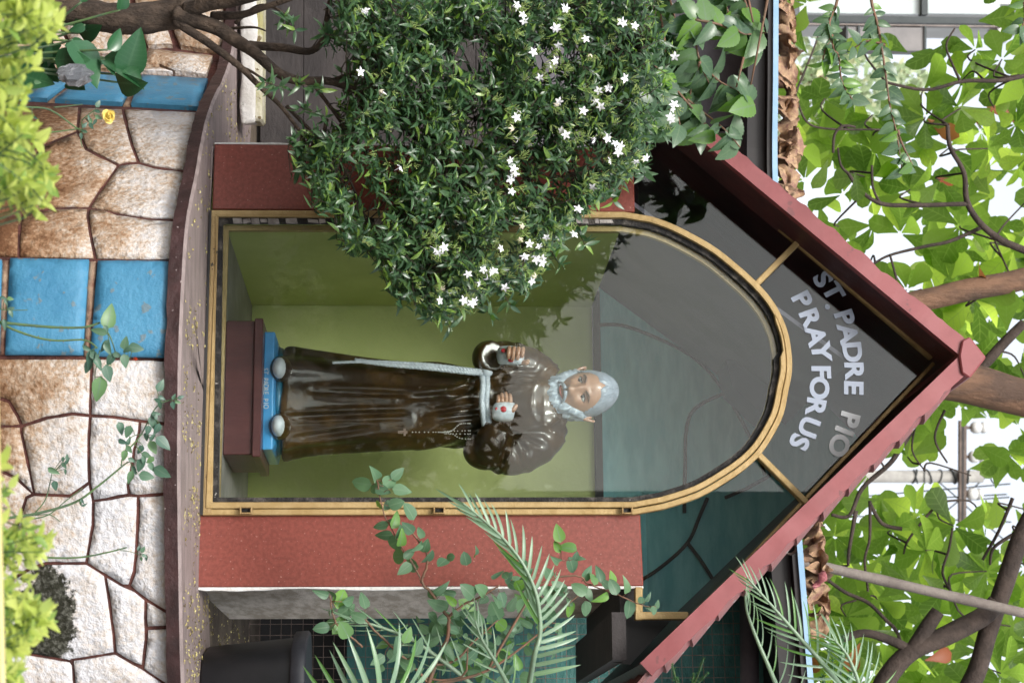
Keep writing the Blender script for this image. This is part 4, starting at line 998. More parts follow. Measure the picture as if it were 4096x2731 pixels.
pm = MB(SO); pm.tube(P, .023, 16, cap=False); pm.tube(P, .0195, 16, cap=False); pm.build('drain_pipe', MATS['pipe_grey'], shed, True); MB(SO).tube([o0.lerp(o1, .1), o0.lerp(o1, .12)], .019, 14).build('drain_hole', MATS['black'], shed)
# welded wire grid in front of the tarpaulin
fence = empty('wire_fence', (1.2, 7.1, 1), 0, 'rusty square wire mesh stretched before the green tarpaulin', 'wire mesh')
wm = MB((1.2, 7.1, 1))
def fp(x): return 7.22-.30*(x-.9)
for i in range(34):
    x = .90+i*.0395; wm.tube([(x, fp(x), 1.0), (x+random.uniform(-.004, .004), fp(x), 2.9)], .0015, 4)
for j in range(49):
    z = 1.0+j*.0395; wm.tube([(.88, fp(.88), z+random.uniform(-.003, .003)), (2.25, fp(2.25), z)], .0015, 4)
o = wm.build('wire_grid', MATS['wire'], fence); o['kind'] = 'stuff'
# dry leaves lying on the roof edge
def dryleaf(sd):
    random.seed(sd); vs = []; fs = []; n, m_ = 9, 6; c1, c2, tw = random.uniform(.5, 1.9), random.uniform(-1.2, 1.2), random.uniform(-.6, .6)
    for i in range(n+1):
        t = i/n; hw = .5*math.sin(math.pi*t**1.5)**.7*.62+.02
        for k in range(m_+1):
            u = k/m_*2-1; x = u*hw; a = c1*u*.9; p = Vector((math.sin(a)*hw/max(.3, abs(c1)*.9)*1.1, t-.5, (1-math.cos(a))*hw/1.2))
            p.z += .14*math.sin(t*4+c2)+.16*noise.noise(Vector((u*2, t*4, sd)))+.09*noise.noise(Vector((u*5, t*9, sd))); p.x += .08*noise.noise(Vector((u*3, t*7, sd+9))); p = Matrix.Rotation(tw*(t-.5), 3, 'Y') @ p; vs.append(p)
    for i in range(n):
        for k in range(m_): a = i*(m_+1)+k; fs.append((a, a+1, a+m_+2, a+m_+1))
    me = MB().add(vs, fs).mesh('dry_leaf'); me.materials.append(MATS['dry_leaf']); me.shade_smooth(); return me
DL = [dryleaf(k) for k in range(7)]; random.seed(11)
def drop(px, Y, L_, grp, lab):
    p = at(px[0], px[1], Y); o = bpy.data.objects.new('dry_leaf', random.choice(DL)); col.objects.link(o)
    o.location = p; o.scale = (L_*random.uniform(.8, 1.3), L_, L_*random.uniform(.8, 1.2)); o.rotation_euler = (random.uniform(-1.2, 1.2), random.uniform(-1, 1), random.uniform(0, 6.28))
    tag(o, lab, 'dry leaf', grp)
y = -40
while y < 790:
    for k in range(2): drop((random.uniform(3122, 3152)+k*14*random.random(), y+random.uniform(-18, 18)), 7.27+.10*k+random.uniform(0, .05), random.uniform(.10, .155), 'dry leaves left of the gable', 'curled dry brown leaf on the blue edged shed roof left of the gable')
    y += random.uniform(34, 58)
y = 2020
while y < 2500:
    e = lerp(3190, 3226, (y-2020)/480)
    for k in range(2): drop((e+random.uniform(28, 60), y+random.uniform(-18, 18)), lerp(6.86, 6.72, (y-2020)/480)+.08*k, random.uniform(.10, .15), 'dry leaves right of the gable', 'curled dry tan leaf on the blue edged shed roof right of the gable')
    y += random.uniform(34, 58)
pl = bpy.data.objects.new('dry_leaf', DL[2].copy()); col.objects.link(pl); pl.data.materials.clear(); pl.data.materials.append(MATS['pink_leaf']); pl.location = at(3272, 2310, 6.66); pl.scale = (.10, .085, .09); pl.rotation_euler = (.9, .4, 1.0)
tag(pl, 'cupped dark pink dry leaf standing on the shed roof edge', 'dry leaf')
# white plastered kerb bar and dark bank at the left
kb = empty('concrete_bar', at(1010, 200, 6.6), 0, 'rough white painted concrete bar with mossy top lying behind the bush trunk', 'kerb'); ko = kb.location
a, b = at(963, -90, 6.55), at(1024, 490, 6.55)
me = MB().box(a.x-ko.x, b.x-ko.x, -.05, .06, a.z-ko.z, b.z-ko.z).mesh('bar', .012, 2)
bm = bmesh.new(); bm.from_mesh(me); bmesh.ops.subdivide_edges(bm, edges=[e for e in bm.edges if e.calc_length() > .03], cuts=9, use_grid_fill=True)
for v in bm.verts: v.co += rvec(1)*0+Vector((noise.noise(v.co*16), noise.noise(v.co*16+Vector((5, 0, 0))), noise.noise(v.co*16+Vector((0, 7, 0)))))*.010
bm.to_mesh(me); bm.free(); link('bar', me, MATS['white_paint'], kb, True)
MB().box(a.x-ko.x-.01, b.x-ko.x-.006, -.040, .12, b.z-ko.z-.022, b.z-ko.z+.020).build('moss_top', MATS['mossy'], kb, bevel=.008)
o = MB().box(-3.4, -.62, 6.75, 7.5, .2, .98).build('soil_bank', MATS['earth']); o['kind'] = 'structure'
# black plastic bin on the ledge at the right
bn = empty('plastic_bin', at(900, 2760, 5.62), 0, 'black round plastic bin with grey lip standing on the ledge at the right', 'bin'); bo = bn.location
bo.z = 1.0
zr = at(1210, 2760, 5.6).z-1.0; W_ = .19
def circ(r_, z, n=40, sq=3.2): return [(r_*math.copysign(abs(math.cos(t))**(2/sq), math.cos(t)), r_*math.copysign(abs(math.sin(t))**(2/sq), math.sin(t)), z) for t in [2*math.pi*i/n for i in range(n)]]
MB().loft([circ(W_*.74, 0), circ(W_*.80, .01), circ(W_*.93, zr*.93), circ(W_*.93, zr*.96)]).build('body', MATS['bin_black'], bn, True)
MB().loft([circ(W_*.97, zr*.90), circ(W_*1.02, zr*.92), circ(W_*1.03, zr*1.04), circ(W_*1.0, zr*1.06), circ(W_*.93, zr*1.05)]).build('rim', MATS['bin_rim'], bn, True)
bn.location.x += .03
# ================================================================== far background at the upper left
hs_ = empty('house', at(3700, 0, 17), 0, 'pale house with dark framed window at the far left behind the leaves', 'house'); ho_ = hs_.location
def hb(x0, x1, y0, y1, Y, dY, name, m, parent=hs_):
    a, b = at(x0, y0, Y), at(x1, y1, Y); c, d = Vector((min(a.x, b.x), Y, min(a.z, b.z))), Vector((max(a.x, b.x), Y+dY, max(a.z, b.z)))
    return MB(ho_).box(c.x, d.x, c.y, d.y, c.z, d.z).build(name, MATS[m], parent)
hb(3050, 4300, -700, 20, 17.15, 2, 'wall', 'pale_wall')
hb(3180, 4010, 60, 98, 17, .12, 'window_frame', 'window_frame'); f = hb(3180, 4010, 98, 104, 16.98, .1, 'sill', 'pipe_grey')
hb(3690, 3712, -500, 60, 17, .12, 'window_frame', 'window_frame')
hb(3200, 3688, -400, 58, 17.06, .04, 'window_pane', 'window_pane'); hb(3714, 4000, -400, 58, 17.06, .04, 'window_pane', 'window_pane')
hb(3390, 3702, 108, 204, 16.9, .25, 'sunshade', 'house_grey'); hb(3385, 3392, 104, 204, 16.88, .3, 'bracket_or_reflection', 'window_frame'); hb(3432, 3440, 104, 200, 16.88, .02, 'bracket_or_reflection', 'window_frame'); hb(3698, 3706, 104, 200, 16.88, .3, 'bracket_or_reflection', 'window_frame')
hb(3990, 4032, 100, 165, 17.05, .3, 'wall', 'pale_wall')
# ================================================================== utility pole, wires and bamboo pole
up_ = empty('utility_pole', (at(3500, 1905, 24).x, 24, 0), 0, 'grey concrete utility pole with steel crossarm and three white insulators behind the gable', 'utility pole'); uo = up_.location
def U(px, py): return at(px, py, 24)-uo
ax_ = U(3400, 1905).x
MB().tube([(ax_, 0, 0), (ax_, 0, U(3930, 1905).z)], [.10, .078], 16).build('pole_shaft', MATS['pole'], up_, True)
a, b = U(3838, 1680), U(3838, 2105); MB().box(a.x, b.x, -.16, -.10, a.z-.05, a.z+.05).build('crossarm', MATS['crossarm'], up_, bevel=.008)
MB().box(a.x, b.x, -.165, -.161, a.z-.012, a.z+.012).build('arm_groove', MATS['black'], up_)
for px, py in ((3900, 1708), (3892, 1824), (3885, 1972)):
    c = U(px, py); z0 = c.z-.09; ins = MB().loft([[(c.x+r_*math.cos(t), -.13+r_*math.sin(t), z0+h) for t in [2*math.pi*i/16 for i in range(16)]] for h, r_ in ((0, .05), (.03, .075), (.10, .078), (.11, .06), (.13, .06), (.14, .075), (.19, .07), (.2, .03))]).build('insulator', MATS['porcelain'], up_, True)
    MB().tube([(c.x, -.13, z0-.08), (c.x, -.13, z0+.02)], .02, 8).build('pin', MATS['crossarm'], ins)
for i in range(9):
    zc = U(3700, 1905).z+random.uniform(-.3, .9); MB().tube([(ax_+.09*math.cos(t), .09*math.sin(t)-.0, zc+.03*math.sin(t+i)) for t in [2*math.pi*k/14 for k in range(15)]], random.uniform(.006, .014), 5).build('wire_tie', MATS['cable'], up_)
k = 0
for p, q, Y, r_ in (((3290, 2210), (4090, 2390), 14, .004), ((3270, 2240), (4090, 2420), 14.2, .004), ((3340, 2390), (3900, 2500), 14.4, .004), ((3320, 2060), (4040, 2620), 14.6, .004), ((3340, 1995), (3860, 1950), 24.5, .010), ((3380, 2010), (3860, 1985), 24.6, .010), ((3350, 2035), (3860, 2000), 24.7, .010), ((3330, 2060), (3860, 2080), 24.8, .010), ((3850, 1990), (4130, 1760), 25, .010), ((3840, 2000), (4130, 2250), 25.1, .010), ((4000, 1890), (4130, 1870), 25.2, .01)):
    a, b = at(*p, Y), at(*q, Y); e = (b-a); P = [a+e*t-Vector((0, 0, .35*e.length*.06*4*t*(1-t))) for t in [i/12 for i in range(13)]]
    P = [a-e*.35]+P+[b+e*.35]
    o = MB().tube(P, r_, 5).build('overhead_wire', MATS['cable']); tag(o, 'thin dark wire slanting across the almond leaves below the bamboo pole' if Y < 20 else 'thin dark wire running to the crossarm of the utility pole', 'wire', 'overhead wires near the pole' if Y > 20 else 'slanting wires among the leaves')
MB_ = MB(); a, b = at(3280, 2262, 8.25), at(4200, 2475, 8.25); e = b-a
bam = MB(a).tube([a-e*1.2+e*2.2*i/24 for i in range(25)], [.0225*(1.12 if i % 4 == 0 else 1) for i in range(25)], 12).build('bamboo_pole', MATS['bamboo'], None, True); bam.location = a; tag(bam, 'slanting grey bamboo pole rising behind the leaves at the right', 'pole')
# ================================================================== broad leaved almond trees behind
def tree(name, lab, loc, trunk, limbs, Y=9.0):
    t = empty(name, loc, 0, lab, 'tree', 'broad leaved trees behind the shrine')
    mb = MB(loc).tube(spline(trunk[0], 5), [v.x for v in spline([(r_, 0, 0) for r_ in trunk[1]], 5)], 14); mb.build('trunk', MATS['limb'], t, True)
    for P, rs, dY in limbs:
        W_ = spline([at(p[0], p[1], Y+dY+(p[2] if len(p) > 2 else 0)) for p in P], 5); n = len(W_)
        for i, v in enumerate(W_): v += Vector((noise.noise(v*3), noise.noise(v*3+Vector((4, 0, 0))), noise.noise(v*3+Vector((0, 5, 0)))))*.02*min(1, rs[0]/20)
        MB(loc).tube(W_, [lerp(rs[0], rs[1], i/(n-1))*Y/FPX*(1+.12*noise.noise(W_[i]*5)) for i in range(n)], 12 if rs[0] > 20 else 7).build('limb' if rs[0] > 20 else 'twig', MATS['limb' if rs[0] > 30 and P[0][1] < 2000 else 'branch'], t, True)
    return t
b1 = at(3200, 1400, 8.6); tl = Vector((b1.x, 8.6, 0))
T1_ = tree('almond_tree', 'broad leaved tree whose two thick limbs rise behind the roof ridge', tl, ([tl, Vector((b1.x+.03, 8.6, 1.5)), at(3250, 1400, 8.55), at(3450, 1400, 8.5)], [.2, .16, .14, .12]),
 [([(3380, 1360), (3520, 1270), (3640, 1215), (3820, 1172), (4096, 1110), (4320, 1050)], (50, 44), .1), ([(3380, 1430), (3600, 1490), (3750, 1520), (3930, 1555), (4096, 1590), (4320, 1640)], (88, 78), 0),
  ([(3900, 1490), (3970, 1420), (4096, 1290)], (26, 20), .2), ([(3525, 328), (3700, 360), (3850, 325), (4000, 325), (4120, 300)], (6, 10), 0), ([(3840, 325), (3810, 260), (3785, 180), (3820, 110)], (6, 4), 0),
  ([(3790, 500), (3800, 590), (3855, 690), (3870, 800), (3925, 890), (4010, 960), (4120, 1010)], (8, 17), .1), ([(3180, 370), (3220, 480), (3300, 515), (3520, 520)], (5, 4), .1), ([(3390, 690), (3440, 760), (3520, 815), (3640, 822), (3870, 812)], (8, 10), .1), ([(3485, 660), (3490, 750), (3520, 815)], (5, 6), .1),
  ([(3495, 1055), (3560, 1020), (3700, 985), (3800, 965), (3925, 910)], (5, 9), .15), ([(3330, 610), (3335, 540), (3370, 505), (3420, 510)], (6, 5), 0), ([(3350, 590), (3362, 660), (3400, 700)], (4, 7), .1), ([(3560, 1015), (3590, 1120)], (5, 5), .1), ([(3980, 960), (4000, 1010), (4040, 1100)], (4, 4), .2),
  ([(3640, 1720), (3600, 1790), (3560, 1850), (3450, 1950), (3400, 2060), (3330, 2058)], (14, 7), .3), ([(3780, 1640), (3740, 1750), (3790, 1850)], (6, 4), .2), ([(3660, 1700), (3650, 1800), (3700, 1880)], (5, 3), .3)], 8.5)
b2 = at(3300, 3080, 8.5); tr_ = Vector((b2.x, 8.5, 0))
T2_ = tree('almond_tree', 'broad leaved tree with dark forked limbs at the far right', tr_, ([tr_, Vector((b2.x, 8.5, 1.6)), at(3250, 3060, 8.5), at(3500, 2850, 8.6)], [.16, .13, .11, .07]),
 [([(3490, 2870), (3536, 2731), (3629, 2615), (3792, 2536), (3932, 2457), (3985, 2400)], (38, 36), -.3), ([(3700, 3000), (3885, 2731), (3955, 2513), (4025, 2303), (4096, 2117), (4180, 1950)], (42, 30), -.25), ([(3640, 2610), (3690, 2530), (3755, 2445)], (34, 26), -.3), ([(3373, 2555), (3466, 2531), (3582, 2573), (3640, 2612)], (15, 22), -.3),
  ([(3425, 2040), (3400, 2200), (3395, 2265)], (10, 6), .1), ([(3480, 2000), (3480, 2150), (3460, 2240), (3470, 2360), (3460, 2400)], (7, 5), .1), ([(3480, 2010), (3530, 2090), (3610, 2112)], (8, 9), .1), ([(3760, 2000), (3640, 2150), (3615, 2215)], (7, 4), .15), ([(3300, 2310), (3380, 2370), (3470, 2412), (3540, 2480), (3580, 2520), (3602, 2575)], (7, 9), 0), ([(3800, 2360), (3770, 2290), (3795, 2200), (3810, 2110)], (6, 5), 0), ([(3930, 2240), (3990, 2130), (4050, 1990)], (6, 8), -.1), ([(3960, 2260), (3975, 2190), (4060, 2130)], (5, 9), -.1)], 8.7)
am = [leafmesh('almond_leaf', MATS['almond_leaf'], L=1, W=w_, prof='obov', fold=fo, curl=cu, n=11) for w_, fo, cu in ((.56, .12, .12), (.62, .2, -.1), (.50, .3, .25), (.58, .05, .35))]
ar_ = leafmesh('almond_leaf_old', MATS['almond_red'], L=1, W=.5, prof='obov', fold=.3, curl=.3, n=8)
hand = [(4010, 75), (3850, 320), (3975, 430), (3950, 595), (3190, 370), (3300, 395), (3345, 590), (3500, 605), (3355, 905), (3600, 935), (3840, 905), (3985, 895), (3800, 1120), (3785, 170), (3690, 365), (3560, 330), (3800, 590), (3650, 560), (3420, 500), (3640, 760), (3760, 720), (3540, 800), (3880, 700), (3470, 1080), (3700, 1060), (3960, 1060), (4050, 350), (3250, 480), (3490, 460), (3700, 470), (3900, 200)]
skyhole = [(4030, 790, 85, 100), (3570, 985, 85, 55), (3430, 850, 120, 50), (3790, 650, 50, 55), (4045, 2010, 60, 120), (4020, 1740, 80, 60), (4070, 2470, 45, 60), (3570, 1900, 45, 50), (3890, 1905, 90, 60), (3895, 1710, 60, 40), (3890, 1825, 60, 40), (3890, 1972, 60, 40), (3560, 1905, 160, 88), (3740, 1905, 150, 92), (3838, 1760, 62, 110), (3838, 2040, 62, 90), (3830, 2050, 40, 60), (3250, 760, 60, 60), (4060, 1300, 60, 60), (3480, 300, 200, 110), (3300, 230, 140, 130), (3600, 60, 380, 120)]
cen = list(hand)
random.seed(5); tries = 0
while tries < 6000 and len(cen) < 172:
    tries += 1; x, y = random.uniform(3120, 4230), random.uniform(-80, 2860)
    if y < 1430 and x < 3130+.0*y: continue
    if x < 3180+max(0, (y-700))*.7 and y < 1430: continue
    if 1430 <= y < 2000 and x < 3860-(y-1430)*1.05: continue
    if min((x-a)**2+(y-b)**2 for a, b in cen) < 108**2: continue
    cen.append((x, y))
m1, k1, m2, k2 = [], [], [], []
NF = len(cen); tries = 0
while tries < 6000 and len(cen) < NF+75:                     # a deeper, denser layer of foliage
    tries += 1; x, y = random.uniform(3140, 4230), random.uniform(500, 2860)
    if y < 1400 and random.random() < .6: continue
    if x < 3180+max(0, (y-700))*.7 and y < 1430: continue
    if 1430 <= y < 2000 and x < 3860-(y-1430)*1.05: continue
    if len(cen) > NF and min((x-a)**2+(y-b)**2 for a, b in cen[NF:]) < 105**2: continue
    cen.append((x, y))
LIMBS = {1: [], 2: []}
for o in list(bpy.data.objects):
    if o.type == 'MESH' and o.parent in (T1_, T2_):
        LIMBS[1 if o.parent is T1_ else 2] += [v.co+o.parent.location for i, v in enumerate(o.data.vertices) if i % 4 == 0 and v.co.z+o.parent.location.z > 2.6]
LA = {k: np.array([tuple(p) for p in v]) for k, v in LIMBS.items()}
tws = {1: MB(T1_.location), 2: MB(T2_.location)}
for ci, (x, y) in enumerate(cen):
    Y = random.uniform(10.2, 11.2) if ci >= NF else 9.15+random.uniform(-.45, .9) if ci >= len(hand) else 9.1+random.uniform(-.3, .3); c = at(x, y, Y); n = random.choice((5, 6, 7, 8)); a0 = random.uniform(0, 6.28)
    ax3 = (Vector((0, -.75, -.65))+rvec(.45)).normalized()
    u = ax3.orthogonal().normalized(); v = ax3.cross(u)
    tk = 1 if y < 2000 else 2; j = np.argmin(((LA[tk]-np.array(c))**2).sum(1)); q = Vector(LA[tk][j])
    if (q-c).length < .45 and ci < NF:
        md_ = q.lerp(c, .55)+rvec(.06)+Vector((0, 0, -.04)); tws[tk].tube(spline([q, md_, c], 4), taper(9, .006, .0035), 5, cap=False)
    for k in range(n):
        a = a0+2*math.pi*k/n+random.uniform(-.25, .25); d = (u*math.cos(a)+v*math.sin(a)+ax3*random.uniform(-.25, .55)).normalized()
        L_ = random.uniform(.12, .215); mid = c+d*L_*.6; scr = (mid-Vector((0, 0, CZ)))
        dd = scr.dot(fwd); X = 2048+scr.dot(ix)/dd*FPX; Yp = 1365.5-scr.dot(iy)/dd*FPX
        if any(((X-h[0])/h[2])**2+((Yp-h[1])/h[3])**2 < (.75 if ci >= NF else 1) for h in skyhole): continue
        if random.random() < .06: continue
        M = frame(c+d*.015, d, -ax3+rvec(.35), L_)
        me = ar_ if random.random() < .012 else random.choice(am)
        (m1 if y < 2000 else m2).append(me); (k1 if y < 2000 else k2).append(M)
for x, y, dx, dy in ((3310, 640, -30, 90), (3420, 690, 10, 60), (3690, 2300, 60, 40), (3500, 2520, 30, 10), (3440, 2570, -20, 50), (3700, 2640, 40, -10)):
    c = at(x, y, 8.4); d = at(x+dx, y+dy, 8.4)-c; (m1 if y < 2000 else m2).append(ar_); (k1 if y < 2000 else k2).append(frame(c, d, TOCAM+rvec(.5), random.uniform(.10, .15)))
for k_, t_ in ((1, T1_), (2, T2_)): o = tws[k_].build('thin_twigs', MATS['branch'], t_, True); o['kind'] = 'stuff'
leaves(T1_, m1, k1, MATS['almond_leaf'], 300); leaves(T2_, m2, k2, MATS['almond_leaf'], 300)
# distant tree at the far left, overexposed sunlight painted into its pale leaves
ft = empty('distant_tree', (at(3300, 300, 34).x, 34, 0), 0, 'pale sunlit tree far away at the left beyond the shed roof', 'tree')
lm = leafmesh('far_leaf', MATS['far_leaf'], L=1, W=.5, prof='ovate', n=3); FP = [(3050, -150), (3420, 60), (3560, 250), (3740, 300), (3650, 420), (3520, 600), (3050, 640)]
Ms = []
while len(Ms) < 2600:
    x, y = random.uniform(3050, 3750), random.uniform(-150, 640)
    if inpoly(x, y, FP) and noise.noise(Vector((x*.012, y*.012, 2))) > -.35: Ms.append(frame(at(x, y, 34+random.uniform(-2, 2)), rvec(), TOCAM+rvec(.8), random.uniform(.10, .26)))
join('crown', [lm]*len(Ms), [Matrix.Translation(-ft.location) @ M for M in Ms], ft, MATS['far_leaf'])
MB().tube([(0, 0, 0), (0, 0, at(3300, 300, 34).z)], [.3, .15], 8).build('trunk', MATS['limb'], ft)
# ================================================================== jasmine bush in front of the left pillar
BY = 5.28
bl_ = at(180, 20, 5.5)
bush = empty('jasmine_bush', (bl_.x, 5.5, 0), 0, 'large dark leaved jasmine bush full of white flowers hanging before the left pillar', 'bush'); BO = bush.location
mb = MB(BO)
tr = [Vector((bl_.x-.05, 5.55, 0)), at(-100, 0, 5.52), at(180, 22, 5.5), at(300, 42, 5.5), at(430, 72, 5.5), at(560, 76, 5.5), at(680, 58, 5.5), at(760, 50, 5.48)]
mb.tube(spline(tr, 6), [.045*(1+.12*noise.noise((i*.4, 1, 0))) for i in range(43)], 14).build('trunk', MATS['bark'], bush, True)
SK = []
def br(P, r0, r1, name='branch', y0=5.45, y1=BY, m='bark'):
    n = len(P); W_ = spline([at(p[0], p[1], lerp(y0, y1, i/max(1, n-1)) if len(p) < 3 else p[2]) for i, p in enumerate(P)], 6)
    for i, v in enumerate(W_): v += Vector((noise.noise(v*9), noise.noise(v*9+Vector((4, 0, 0))), noise.noise(v*9+Vector((0, 5, 0)))))*.008
    MB(BO).tube(W_, [lerp(r0, r1, (i/(len(W_)-1))**.8)*BY/FPX for i in range(len(W_))], 8).build(name, MATS[m], bush, True); SK.extend(W_[3:])
br([(700, 62), (860, 110), (960, 165), (1010, 205), (1100, 280), (1200, 325), (1320, 330), (1450, 380)], 36, 13)
br([(700, 85), (800, 150), (930, 240), (1040, 345), (1120, 425), (1200, 520)], 22, 6); br([(750, 46), (850, 20), (960, -5), (1100, -40)], 36, 24); br([(850, 70), (960, 62), (1060, 25), (1200, -20)], 20, 10)
br([(1000, 175), (1130, 190), (1240, 205), (1290, 160), (1310, 60), (1330, -30)], 20, 9); br([(940, 95), (1020, 30), (1080, 25), (1150, 60), (1180, 110)], 9, 4); br([(900, 120), (1000, 108), (1060, 130)], 8, 3); br([(930, 255), (1010, 290), (1075, 330)], 9, 4)
for P in ([(1320, 330), (1500, 240), (1700, 200), (1950, 120), (2200, 60)], [(1250, 325), (1350, 480), (1480, 640), (1600, 800), (1650, 950), (1700, 1080)], [(1400, 360), (1650, 420), (1900, 480), (2150, 500), (2400, 460)], [(1450, 380), (1650, 540), (1800, 700), (1900, 850), (1850, 1050)], [(1150, 420), (1270, 560), (1380, 680), (1450, 850), (1480, 950)], [(1900, 480), (2100, 350), (2300, 250), (2550, 200)], [(1800, 700), (2000, 640), (2200, 660), (2350, 720)], [(1500, 240), (1480, 100), (1500, -60)], [(1950, 480), (2050, 600), (2150, 830), (2100, 950)], [(1300, 480), (1280, 620), (1340, 760)], [(1700, 540), (1900, 600), (2050, 640), (2200, 600), (2450, 560)]):
    br(P, 9, 3, 'branch', BY+.12, BY-.02)
OUT = [(v[0]*1.7415, v[1]*1.7415) for v in [(790, -40), (775, 90), (785, 170), (800, 255), (735, 300), (690, 345), (705, 400), (740, 440), (760, 515), (838, 590), (880, 560), (905, 620), (930, 680), (1000, 715), (1040, 735), (1100, 690), (1150, 650), (1228, 645), (1285, 570), (1322, 500), (1400, 450), (1450, 400), (1485, 380), (1502, 320), (1515, 260), (1545, 150), (1545, 60), (1550, -40)]]
thin = [(1330, 180, 110, 220, .55), (1250, 640, 80, 110, .5), (1560, 640, 150, 120, .5), (2150, 720, 170, 90, .45), (1330, 430, 110, 120, .45), (1450, 250, 80, 90, .35), (2000, 330, 150, 90, .25), (1750, 900, 120, 60, .3), (1560, 850, 120, 80, .6), (1420, 330, 100, 100, .4), (1800, 250, 90, 70, .3)]
jl = [leafmesh('jasmine_leaf', MATS['jasmine_leaf'], L=1, W=w_, prof='lance', fold=f, curl=c, n=5, twist=t) for w_, f, c, t in ((.30, .3, .3, 0), (.27, .5, .5, .3), (.33, .2, .15, -.3), (.26, .4, .7, .2), (.29, .3, -.2, 0))]
SKa = np.array([tuple(v) for v in SK])
lm_, lM, tw_, nodes = [], [], MB(BO), []
random.seed(21); ns = 0
while ns < 2750:
    x, y = random.uniform(1180, 2710), random.uniform(-60, 1290)
    if not inpoly(x, y, OUT): continue
    if any(((x-a)/c)**2+((y-b)/d)**2 < 1 and random.random() < e*1.35 for a, b, c, d, e in thin): continue
    if noise.noise(Vector((x*.0065, y*.0065, 3))) < random.uniform(-.48, .2): continue
    Y = BY+random.choice((-.16, -.10, -.04, .04, .13, .2))+random.uniform(-.05, .05); ns += 1
    p = at(x, y, Y); d = (Vector((random.uniform(-.7, .7), -.55, .75))+rvec(.45)).normalized(); s_ = random.uniform(.8, 1.2)
    base = p-d*.05
    k = np.argmin(((SKa-np.array(base))**2).sum(1)+np.where(SKa[:, 2] > base.z+.02, .05, 0)); q = Vector(SKa[k])
    if random.random() < .62:
        if (q-base).length < .32: tw_.tube([q, q.lerp(base, .5)+rvec(.015), base, p], [.0026, .002, .0013, .0008], 4, cap=False)
        else: tw_.tube([base-d*.1+rvec(.03), base, p], [.0018, .0013, .0008], 4, cap=False)
    n = random.randint(6, 10)
    for i in range(n):
        t = i/(n-1); a = i*2.4+random.uniform(-.4, .4); u = d.orthogonal().normalized(); v = d.cross(u); o = u*math.cos(a)+v*math.sin(a)
        dd = (o*random.uniform(.75, 1.0)+d*lerp(.15, 1.1, t)).normalized(); L_ = s_*lerp(.043, .024, t**1.5)*random.uniform(.8, 1.15)
        lm_.append(random.choice(jl)); lM.append(frame(base.lerp(p, t), dd, d*1.0+Vector((0, -.35, .5))+rvec(.2), L_))
# a few loose sprays reaching past the outline
for P in ([(1250, 600), (1290, 700), (1330, 800)], [(1420, 780), (1450, 900), (1500, 1000)], [(1560, 1050), (1640, 1130)], [(1760, 1230), (1800, 1310)], [(2080, 1090), (2110, 1160)], [(2430, 720), (2450, 800)], [(1230, 560), (1190, 640)], [(1130, 70), (1180, 120)], [(1180, 330), (1280, 360)], [(1290, 130), (1340, 150)], [(1060, 330), (1130, 350)], [(1200, 430), (1300, 470)], [(1350, 760), (1380, 860), (1400, 930)], [(1600, 1080), (1680, 1190), (1720, 1260)], [(1900, 1180), (1960, 1260)], [(2000, 1150), (2040, 1220)], [(2200, 1000), (2240, 1060)], [(2300, 900), (2340, 980)], [(2550, 640), (2580, 700)], [(2600, 500), (2660, 540)], [(2280, 620), (2320, 760)], [(1220, 640), (1240, 720)], [(1180, 560), (1195, 600)], [(1680, 1160), (1760, 1210)], [(1500, 960), (1530, 1080)]):
    W_ = spline([at(p[0], p[1], BY-.05) for p in P], 4); tw_.tube(W_, taper(len(W_), .0022, .0008), 5)
    for w_ in W_:
        for k in range(4): lm_.append(random.choice(jl)); lM.append(frame(w_, rvec(1)+Vector((0, -.3, .2)), Vector((0, -.6, .6))+rvec(.5), random.uniform(.03, .05)))
o = tw_.build('twig_mass', MATS['bark_dark'], bush); o['kind'] = 'stuff'
leaves(bush, lm_, lM, MATS['jasmine_leaf'], 300)
# flowers and bud sprays
def flowermesh():
    vs, fs = [], []
    for k in range(5):
        lv, lf, _ = leaf(L=1, W=.52, prof='lance', fold=.12, curl=.25, n=4); M = Matrix.Rotation(2*math.pi*k/5, 4, 'Z') @ Matrix.Rotation(R(14), 4, 'X') @ Matrix.Rotation(.25, 4, 'Y') @ Matrix.Translation((0, .06, 0)); b = len(vs)
        vs += [tuple(M @ Vector(v)) for v in lv]; fs += [tuple(i+b for i in f) for f in lf]
    mb = MB().add(vs, fs); mb.tube([(0, 0, .02), (0, 0, -.6), (.05, .1, -1.2)], [.07, .06, .05], 6); me = mb.mesh('flower'); me.materials.append(MATS['petal_white']); me.shade_smooth(); return me
fm = flowermesh(); fm2 = fm.copy(); fm2.materials.clear(); fm2.materials.append(mat('petal_faded', (.62, .54, .36), (.72, .68, .56), 60, .6))
for v in fm2.vertices: v.co.z -= (v.co.x**2+v.co.y**2)*.55; v.co.x *= .8; v.co.y *= .8
def budmesh(sd):
    random.seed(sd); mb = MB()
    for k in range(7):
        d = Vector((random.uniform(-.7, .7), random.uniform(-.7, .7), 1)).normalized()*random.uniform(.6, 1.1); mb.tube([(0, 0, 0), tuple(d*.5+rvec(.05)), tuple(d)], [.03, .022, .022], 4); mb.ball(d, .05, 6, 4)
    me = mb.mesh('bud_spray'); me.materials.append(MATS['bud']); return me
bms = [budmesh(i) for i in range(4)]; random.seed(31)
